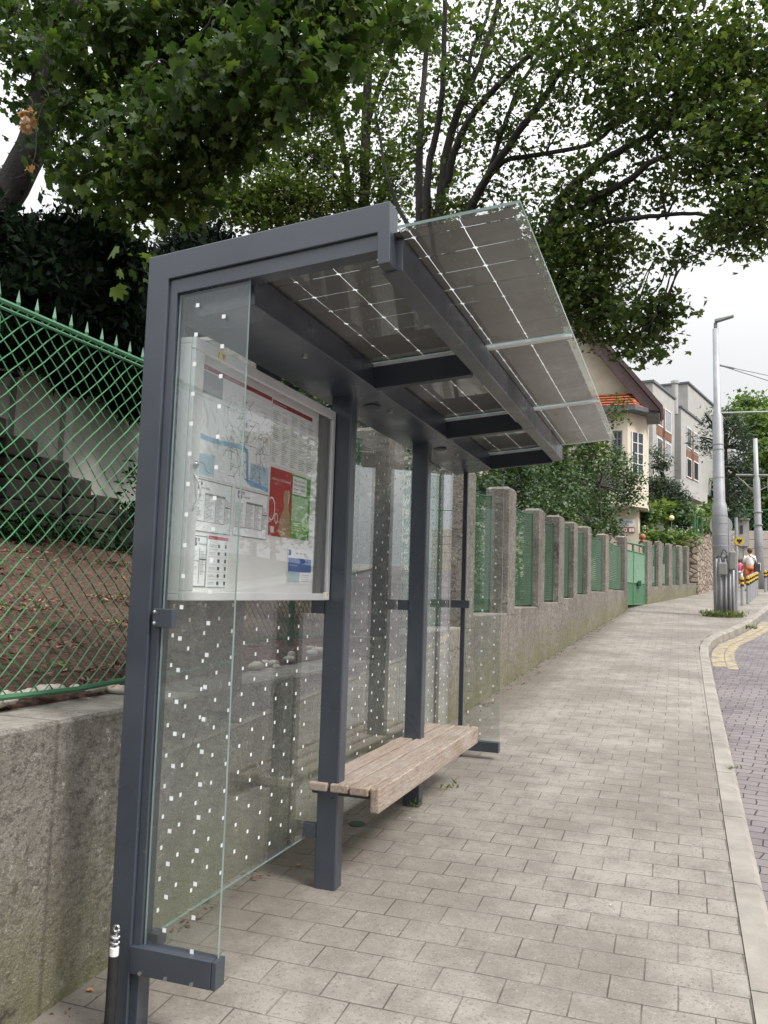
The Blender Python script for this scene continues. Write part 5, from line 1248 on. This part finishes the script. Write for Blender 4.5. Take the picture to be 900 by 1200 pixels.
# ------------------------------------------------------------------ poles
def pole(name, label, px_base, py_base, Y, segs, cat):
    b = atY(px_base, py_base, Y); root = thing(name, (b[0], Y, G(Y)), label, cat)
    return root, b
YP = 18.45; pb = atY(847, 721, YP); PXc = pb[0]
lamp = thing('street_lamp', (PXc, YP, G(YP)), 'tall grey steel lamp pole with two meter boxes and a slanted lamp head', 'street lamp')
zz = lambda py, px=843: atY(px, py, YP)[2]
tx_ = atY(838.5, 380, YP)[0]-PXc   # the pole leans very slightly
z_top = zz(384)
def pc(z): t = (z-G(YP))/(z_top-G(YP)); return (PXc-.02+(tx_+.02)*t, YP, z)
mb = MB(); prof = [(715, .125), (602, .125), (592, .115), (588, .095), (488, .085), (484, .06), (385, .05)]
pp = [pc(zz(a)) for a, r in prof]; pp[0] = pc(G(YP)-.1)
mb.tube(pp, [r*1.36 for a, r in prof], 18); mb.build('pole', 'galv', lamp, smooth=True)
for py in (604, 613, 627, 640, 652, 521, 527, 560):
    z = zz(py); r = .176 if py > 600 else .128; mb = MB(); mb.tube([pc(z-.015), pc(z+.015)], r, 18); mb.build('strap', 'galv', lamp)
for dx, dy, r in ((-.13, -.14, .024), (-.04, -.18, .03), (.06, -.18, .028), (.15, -.12, .03), (.22, .0, .036)):
    mb = MB(); mb.tube([(PXc+dx, YP+dy, G(YP)-.05), (PXc+dx, YP+dy, zz(655))], r, 8); mb.build('cable_pipe', 'galv', lamp, smooth=True)
q = atY(837, 374, YP); q2 = atY(860, 371.5, YP)
mb = MB(); mb.tube([pc(z_top), (pc(z_top)[0], YP, z_top+.12)], .045, 8)
hv = Vector((.42, 0, .10)); p = Vector((pc(z_top)[0]-.02, YP, z_top+.15))
mb.add([p+Vector((0, -.08, -.03)), p+Vector((0, .08, -.03)), p+hv+Vector((0, .07, -.02)), p+hv+Vector((0, -.07, -.02)), p+Vector((0, -.07, .05)), p+Vector((0, .07, .05)), p+hv+Vector((0, .06, .03)), p+hv+Vector((0, -.06, .03))],
       [(0, 3, 2, 1), (4, 5, 6, 7), (0, 1, 5, 4), (1, 2, 6, 5), (2, 3, 7, 6), (3, 0, 4, 7)])
mb.build('lamp_head', 'cabinet_grey', lamp, bevel=.015)
def boxpx(x0, x1, y0, y1, Y, dep): a, b = atY(x0, y0, Y), atY(x1, y1, Y); return (a[0], b[0], Y, Y+dep, b[2], a[2])
for args in ((841.5, 852.5, 659, 674, YP-.42, .2), (854, 863, 646, 668, YP-.3, .2)):
    mb = MB(); mb.box(*boxpx(*args)); mb.build('meter_box', 'cabinet_grey', lamp, bevel=.03, seg=3)
mb = MB(); mb.tube(A3([(852, 648, YP-.3), (848, 643, YP-.35), (845, 650, YP-.38), (846, 658, YP-.36)]), .012, 6); mb.tube(A3([(840, 654, YP-.3), (842, 651, YP-.35), (845, 653, YP-.38), (846, 659, YP-.36)]), .012, 6); mb.build('cable', 'black_rubber', lamp, smooth=True)
# grass tuft round the pole foot
gt = thing('grass_tuft', (PXc, YP, G(YP)), 'tuft of grass growing round the foot of the lamp pole', 'grass'); gt['kind'] = 'stuff'
foliage('blades', [((PXc+dx, YP-.35+dy, G(YP)+.03), (.14, .10, .04), 110) for dx, dy in ((-.25, 0), (-.1, -.05), (.05, -.08), (.2, 0), (.35, .1), (-.35, .05))], NEED, .07, 'grass', gt, 90, .05, 5, -.2, .5, -2.5)
# round sign seen from behind on its own post
YS = 19.4; sc = atY(845, 616, YS); rs = abs(atY(858.5, 616, YS)[0]-sc[0])
rsn = thing('round_sign', (sc[0], YS, G(YS)), 'large round traffic sign seen from behind, half hidden by the lamp pole', 'traffic sign')
mb = MB(); mb.cyl((sc[0], YS, sc[2]), (sc[0], YS+.03, sc[2]), rs, 32); mb.build('disc', 'galv', rsn)
mb = MB(); mb.cyl((sc[0]+.34, YS+.05, G(YS)), (sc[0]+.34, YS+.05, sc[2]+.2), .035, 8); mb.build('post', 'galv', rsn)
# yellow round sign with a black bird emblem
YY = 19.0; yc = atY(866.5, 634, YY); ry = abs(atY(871.8, 634, YY)[0]-yc[0])
ysn = thing('yellow_sign', (yc[0], YY, G(YY)), 'small round yellow sign with a black bird emblem beside the lamp pole', 'sign')
mb = MB(); mb.cyl((yc[0], YY, yc[2]), (yc[0], YY+.03, yc[2]), ry, 28); mb.build('disc', 'band_yellow', ysn)
mb = MB(); s_ = ry; e = YY-.003
bird = [(0, .45), (.08, .35), (.1, .2), (.3, .4), (.5, .3), (.42, -.1), (.25, -.2), (.15, -.15), (.2, -.45), (0, -.5), (-.2, -.45), (-.15, -.15), (-.25, -.2), (-.42, -.1), (-.5, .3), (-.3, .4), (-.1, .2), (-.08, .35)]
mb.add([(yc[0], e, yc[2])]+[(yc[0]+a_*s_*1.25, e, yc[2]+b_*s_*1.25) for a_, b_ in bird], [(0, i+1, (i+1) % len(bird)+1) for i in range(len(bird))]); mb.build('emblem', 'band_black', ysn)
mb = MB(); mb.cyl((yc[0]-.22, YY+.05, G(YY)), (yc[0]-.22, YY+.05, yc[2]+.25), .03, 8); mb.tube([(yc[0]-.22, YY+.05, yc[2]-.1), (yc[0], YY+.04, yc[2]-.1)], .015, 6); mb.build('post', 'galv', ysn)
# far pole with cross arm
YQ = 33.4; qb = atY(891, 692, YQ)
tp = thing('tram_pole', (qb[0], YQ, G(YQ)), 'second grey steel pole further up the road carrying a wire cross arm', 'pole')
tz_ = atY(885, 514, YQ); xr = tz_[0]-qb[0]
def qc(z): t = (z-G(YQ))/(tz_[2]-G(YQ)); return (qb[0]+xr*t, YQ, z)
zq = lambda py: atY(887, py, YQ)[2]
mb = MB(); prof = [(692, .17), (622, .16), (618, .13), (562, .125), (558, .09), (514, .08)]; pp = [qc(zq(a)) for a, r in prof]; pp[0] = qc(G(YQ)-.1)
mb.tube(pp, [r for a, r in prof], 14); mb.build('pole', 'galv', tp, smooth=True)
z = zq(557); mb = MB(); mb.tube([(qc(z)[0]-.75, YQ, z+.02), (qc(z)[0]+.9, YQ, z-.02)], .05, 6); mb.tube([(qc(z)[0]-.5, YQ, z-.2), (qc(z)[0]-.08, YQ, zq(578))], .025, 5); mb.tube([(qc(z)[0]-.72, YQ, z-.02), (qc(z)[0]-.1, YQ, zq(575))], .02, 5); mb.tube([(qc(z)[0]+.42, YQ, z), (qc(z)[0]+.40, YQ, zq(570)), (qc(z)[0]+.1, YQ, zq(575))], .025, 5); mb.build('cross_arm', 'cabinet_grey', tp)
mb = MB(); mb.box(*boxpx(888, 891.5, 660, 669, YQ-.3, .15)); mb.build('meter_box', 'white_plastic', tp, bevel=.02)
for py in (600, 615, 640): mb = MB(); mb.tube([qc(zq(py)-.02), qc(zq(py)+.02)], .175, 12); mb.build('strap', 'galv', tp)
# overhead wires to the lamp pole
a = Vector(atY(843, 428, YP)); mb = MB(); mb.tube([a, Vector(atY(900, 440, YP+6)), Vector(atY(980, 452, YP+13))], .010, 4); mb.tube([a, Vector(atY(900, 446, YP+2)), Vector(atY(980, 470, YP+4))], .010, 4); mb.tube([a, a.lerp(Vector(atY(900, 440, YP+6)), .25)], .022, 6)
tag(mb.build('span_wire', 'cable', None, tuple(a)), 'pair of thin span wires leaving the lamp pole towards the road', 'wire')
a = Vector(atY(843, 484, YP)); mb = MB(); mb.tube([a, Vector(atY(900, 482.5, YP)), Vector(atY(990, 480, YP))], .022, 6)
tag(mb.build('bracket_arm', 'galv', None, tuple(a)), 'thin horizontal bracket arm reaching from the lamp pole over the road', 'bracket arm')
# bollards
bspots = [(870, 710), (876.5, 708), (879, 705.5), (881, 703.5), (883, 701.5), (885, 699.5), (887, 698), (897, 694), (900, 692.5)]
words = ['nearest bollard, by the lamp pole', 'second bollard from the lamp pole', 'third bollard from the lamp pole', 'fourth bollard from the lamp pole', 'fifth bollard from the lamp pole', 'sixth bollard from the lamp pole', 'last bollard before the far pole', 'first bollard past the far pole', 'bollard at the right edge past the far pole']
Bp = None
for (px, py), lb in zip(bspots, words):
    g = onG(px, py); h = .78
    if Bp is None:
        Bp = thing('bollard', g, 'grey post with yellow and black bands, '+lb, 'bollard', 'bollards along the kerb'); x, y, z = g
        mb = MB(); mb.cyl((x, y, z-.05), (x, y, z+h-.01), .045, 12); mb.sphere((x, y, z+h-.01), (.045, .045, .02), 12, 6); mb.build('pole', 'galv', Bp, smooth=False)
        mb = MB()
        for k in range(4): mb.cyl((x, y, z+h-.26+k*.062), (x, y, z+h-.26+k*.062+.0618), .048, 12, k % 2)
        mb.build('warning_band', ['band_black', 'band_yellow'], Bp)
    else:
        o = Bp.copy(); COL.objects.link(o); o.location = g; o['label'] = 'grey post with yellow and black bands, '+lb
        for ch in list(Bp.children): c2 = ch.copy(); COL.objects.link(c2); c2.parent = o
# brown bin
g = onG(873, 684.5); mb = MB(); mb.box(g[0]-.25, g[0]+.2, g[1], g[1]+.4, g[2], g[2]+1.05); mb.box(g[0]-.28, g[0]+.23, g[1]-.03, g[1]+.43, g[2]+1.052, g[2]+1.12)
tag(mb.build('litter_bin', 'trash_brown', None, tuple(g), bevel=.02), 'dark brown bin beside the beige wall behind the bollards', 'bin')

# ------------------------------------------------------------------ people
def person(px, py, H, label, face, top, bottom, arm=0, short=True, child=False):
    g = Vector(onG(px, py)); root = thing('person', tuple(g), label, 'person'); k = H/1.7
    ca, sa = cos(face), sin(face); Rz = Matrix.Rotation(face, 3, 'Z')
    W = lambda x, y, z: g+Rz @ Vector((x*k, y*k, z*k))
    J = [(0, 0, .95), (0, 0, 1.15), (0, 0, 1.38), (0, 0, 1.48), (0, .01, 1.60), (0, .01, 1.68),
         (-.17, 0, 1.38), (-.23, .03, 1.12), (-.20, .16, .93), (-.19, .2, .86), (.17, 0, 1.38), (.24, .03, 1.12), (.20, .18, .98), (.19, .22, .92),
         (-.09, 0, .88), (-.10, .06, .50), (-.10, -.03, .09), (-.10, .12, .04), (.09, 0, .88), (.10, -.04, .50), (.10, -.14, .10), (.10, 0.0, .04)]
    Rr = [.14, .13, .14, .055, .09, .07, .06, .045, .035, .035, .06, .045, .035, .035, .09, .06, .04, .035, .09, .06, .04, .035]
    E = [(0, 1), (1, 2), (2, 3), (3, 4), (4, 5), (2, 6), (6, 7), (7, 8), (8, 9), (2, 10), (10, 11), (11, 12), (12, 13), (0, 14), (14, 15), (15, 16), (16, 17), (0, 18), (18, 19), (19, 20), (20, 21)]
    me = bpy.data.meshes.new('body'); me.from_pydata([tuple(W(*j)-g) for j in J], E, []); me.materials.append(MATS['skin'])
    o = bpy.data.objects.new('body', me); link(o, root); sk = o.modifiers.new('skin', 'SKIN'); sk.use_smooth_shade = True
    for i, r in enumerate(Rr): me.skin_vertices[0].data[i].radius = (r*k*.85, r*k*.85)
    me.skin_vertices[0].data[0].use_root = True; s2 = o.modifiers.new('sub', 'SUBSURF'); s2.levels = s2.render_levels = 1
    mb = MB(); mb.tube([W(0, 0, .93), W(0, 0, 1.1), W(0, 0, 1.34), W(0, 0, 1.44)], [.165*k, .15*k, .18*k, .09*k], 14)
    for s in (-1, 1): mb.tube([W(.14*s, 0, 1.40), W(.20*s, .02, 1.26), W(.235*s, .03, 1.14)], [.08*k, .07*k, .065*k], 10)
    mb.build('shirt', top, root, smooth=True)
    mb = MB(); zl = .55 if short else .12
    mb.tube([W(0, 0, 1.0), W(0, 0, .84)], [.165*k, .17*k], 14)
    for s in (-1, 1):
        kx_ = .06 if s < 0 else -.04
        mb.tube([W(.085*s, 0, .88), W(.10*s, kx_, zl)], [.105*k, (.095 if short else .06)*k], 10)
    mb.build('trousers', bottom, root, smooth=True)
    mb = MB(); mb.sphere(tuple(W(0, -.015, 1.63)), (.105*k, .115*k, .12*k), 12, 8); mb.build('hair', 'hair', root, smooth=True)
    mb = MB()
    for s in (-1, 1): mb.tube([W(.1*s, (.0 if s < 0 else -.16), .03), W(.1*s, (.2 if s < 0 else .04), .03)], [.04*k, .035*k], 8)
    mb.build('shoes', 'cloth_dark', root, smooth=True)
    return W
W_ = person(879, 692.5, 1.55, 'person in white top and orange trousers with a dark bag, walking behind the bollards', .3, 'cloth_white', 'cloth_orange')
c_ = W_(.25, .05, .95); mb = MB(); mb.box(c_.x-.05, c_.x+.14, c_.y-.22, c_.y-.05, c_.z-.16, c_.z+.14); mb.tube([W_(.27, 0, 1.08), W_(.12, -.17, 1.3), W_(-.1, -.15, 1.44)], .018, 5)
tag(mb.build('shoulder_bag', 'cloth_dark', None, tuple(c_), bevel=.03), 'dark shoulder bag carried by the person in white and orange', 'bag')
person(866.8, 688.5, 1.12, 'person in a pink top and pale shorts, beside the lamp pole boxes', 2.8, 'cloth_pink', 'cloth_white')

# ------------------------------------------------------------------ small things
mb = MB(); p = Vector(onG(418, 966)); ns = 20; mb.add([(p.x+.045*cos(t), p.y+.045*sin(t), G(p.y+.045*sin(t))+.004) for t in np.linspace(0, 2*pi, ns, endpoint=False)], [tuple(range(ns))])
tag(mb.build('ground_disc', 'moss_stain', None, tuple(p)), 'small dark green disc set in the paving behind the bench', 'ground marker')
def weeds(px, py, label, n, seed, size=.02, spread=.05):
    p = onG(px, py); o = thing('weed', tuple(p), label, 'weed'); foliage('leaves', [(tuple(p+np.array([0, 0, .02])), (spread, spread, .02), n)], NEED, size, 'grass', o, seed, .01, 4, -.1, .5, -2); return o
weeds(487, 945, 'thin weeds sprouting at the foot of the second shelter post', 30, 101, .03, .06)
weeds(525, 925, 'sparse dry weed on the paving beyond the second shelter post', 22, 102, .035, .06)
weeds(858, 903, 'small green weed on the kerb edge', 24, 103, .022, .04)
weeds(878, 737, 'grass growing in the gutter at the bend of the kerb', 60, 104, .06, .14)
weeds(740, 712, 'little weeds at the foot of the green gate', 30, 105, .05, .12)
rr = random.Random(77); lm = None
for i, (px, py, lb) in enumerate([(105, 1162, 'orange brown fallen leaf at the foot of the concrete wall'), (222, 1068, 'pale fallen leaf seen through the near glass pane'), (600, 900, 'dark fallen leaf beyond the bench end'), (480, 960, 'pale scrap of litter under the bench'), (350, 1015, 'curled dry leaf near the first post foot'), (716, 1062, 'tiny white crumb in the middle of the pavement')]):
    p = Vector(onG(px, py)); mb = MB(); s = .012 if i in (0, 1, 4) else .006
    pts = [(p.x+s*r_*cos(t), p.y+s*r_*sin(t), G(p.y+s*r_*sin(t))+.004+.006*abs(sin(2*t))) for t, r_ in zip(np.linspace(0, 2*pi, 9, endpoint=False), (1.5, .7, 1, .6, 1.2, .6, 1.1, .7, 1))]
    mb.add([(p.x, p.y, G(p.y)+.006)]+pts, [(0, k+1, (k+1) % 9+1) for k in range(9)])
    tag(mb.build('fallen_leaf' if i in (0, 1, 2, 4) else 'litter', 'dead_leaf' if i in (0, 1, 2, 4) else 'butt', None, tuple(p)), lb, 'leaf' if i in (0, 1, 2, 4) else 'litter')
wl = thing('wall_foot_litter', (wx(9), 9, G(9)), 'dry leaves and moss gathered along the foot of the concrete wall', 'leaf litter'); wl['kind'] = 'stuff'
foliage('litter_leaves', [((wx(t)+.05+.05*abs(rng.normal()), t, G(t)+.008), (.06, .3, .004), 26) for t in np.arange(-1, 19, .45)], OVAL, .014, 'leaf_litter', wl, 17, .004, 1, 1.3, .5)
foliage('moss', [((wx(t)+.02, t, G(t)+.006), (.03, .25, .006), 40) for t in np.arange(1, 19, .4)], OVAL, .010, 'grass', wl, 18, .006, 3, .8, .5)
# terracotta ball on the wall behind the gate, yellow globe on the slope
q = atY(753, 629, 21.9); mb = MB(); mb.sphere(tuple(q), .085, 12, 8); mb.cyl((q[0], q[1], 2.9), (q[0], q[1], q[2]-.08), .05, 8); tag(mb.build('ball_ornament', 'terracotta', None, (q[0], q[1], 2.9), smooth=True), 'orange terracotta ball on the pillar right of the gate', 'ornament')
q = atY(787, 607, 27.2); mb = MB(); mb.sphere(tuple(q), .09, 12, 8); mb.cyl((q[0], q[1], gh(1, 27)), (q[0], q[1], q[2]-.08), .012, 6, 1); tag(mb.build('garden_globe', ['globe_pale', 'gutter'], None, (q[0], q[1], gh(1, 27)), smooth=True), 'pale yellow globe on a stick among the slope bushes', 'ornament')

# ------------------------------------------------------------------ across the street (seen reflected in the glass)
OH = thing('opposite_house', (15, 15, 1.2), 'cream house with red brown roof across the street, seen mirrored in the display case glass', 'house')
mb = MB(); mb.box(14.5, 23, 12, 23, .5, 8.2); mb.build('wall', 'villa_plaster', OH)
mb = MB(); mb.prism([(13.8, 8.2), (18.7, 12.2), (23.7, 8.2)], 'y', 11.5, 23.5); mb.build('roof', 'bus_red', OH)
for y in (13.2, 15.8, 18.4, 21):
    for z in (2.6, 5.6):
        mb = MB(); mb.box(14.44, 14.49, y, y+1.2, z, z+1.6); wn = mb.build('window', 'dark_window', OH)
        mb = MB(); mb.box(14.40, 14.435, y-.1, y, z, z+1.6); mb.box(14.40, 14.435, y+1.2, y+1.3, z, z+1.6); mb.box(14.40, 14.435, y-.1, y+1.3, z+1.602, z+1.7); mb.box(14.40, 14.435, y-.1, y+1.3, z-.1, z-.002); mb.build('window_frame', 'window_white', wn)
mb = MB()
mb.prism([(13.2, -12), (13.5, -12), (13.5, 12), (15.5, 28), (19.5, 45), (19.2, 45), (15.2, 28), (13.2, 12)], 'z', .3, 2.6); 
tag(mb.build('garden_wall', 'concrete', None, (13.2, 0, .3)), 'grey garden wall along the opposite side of the street, seen only mirrored', 'wall')
for i, (x, y, r) in enumerate(((16, 27, 2.6), (18, 34, 3.2), (15.5, 6, 2.6), (17, -2, 3), (21, 42, 3.5))):
    root = thing('street_tree', (x, y, G(y)), 'leafy tree across the street mirrored in the shelter glass, number %d going uphill' % i if False else ['tree across the street beside the uphill end of the cream house', 'tall tree across the street, second past the cream house', 'tree across the street beside the downhill end of the cream house', 'tree across the street furthest downhill', 'tree across the street furthest uphill'][i], 'tree', 'trees across the street')
    mb = MB(); limb(mb, [(x, y, G(y)-.2), (x+.1, y, G(y)+2), (x, y, G(y)+5)], .22, .1, 7); mb.build('trunk', 'bark', root, smooth=True)
    foliage('crown', [((x+rng.normal()*r*.5, y+rng.normal()*r*.5, G(y)+4.5+rng.normal()*r*.4), (r*.6, r*.6, r*.5), 260) for k in range(9)], MINI, .22, 'leaf_crown', root, 200+i, .3, 6)
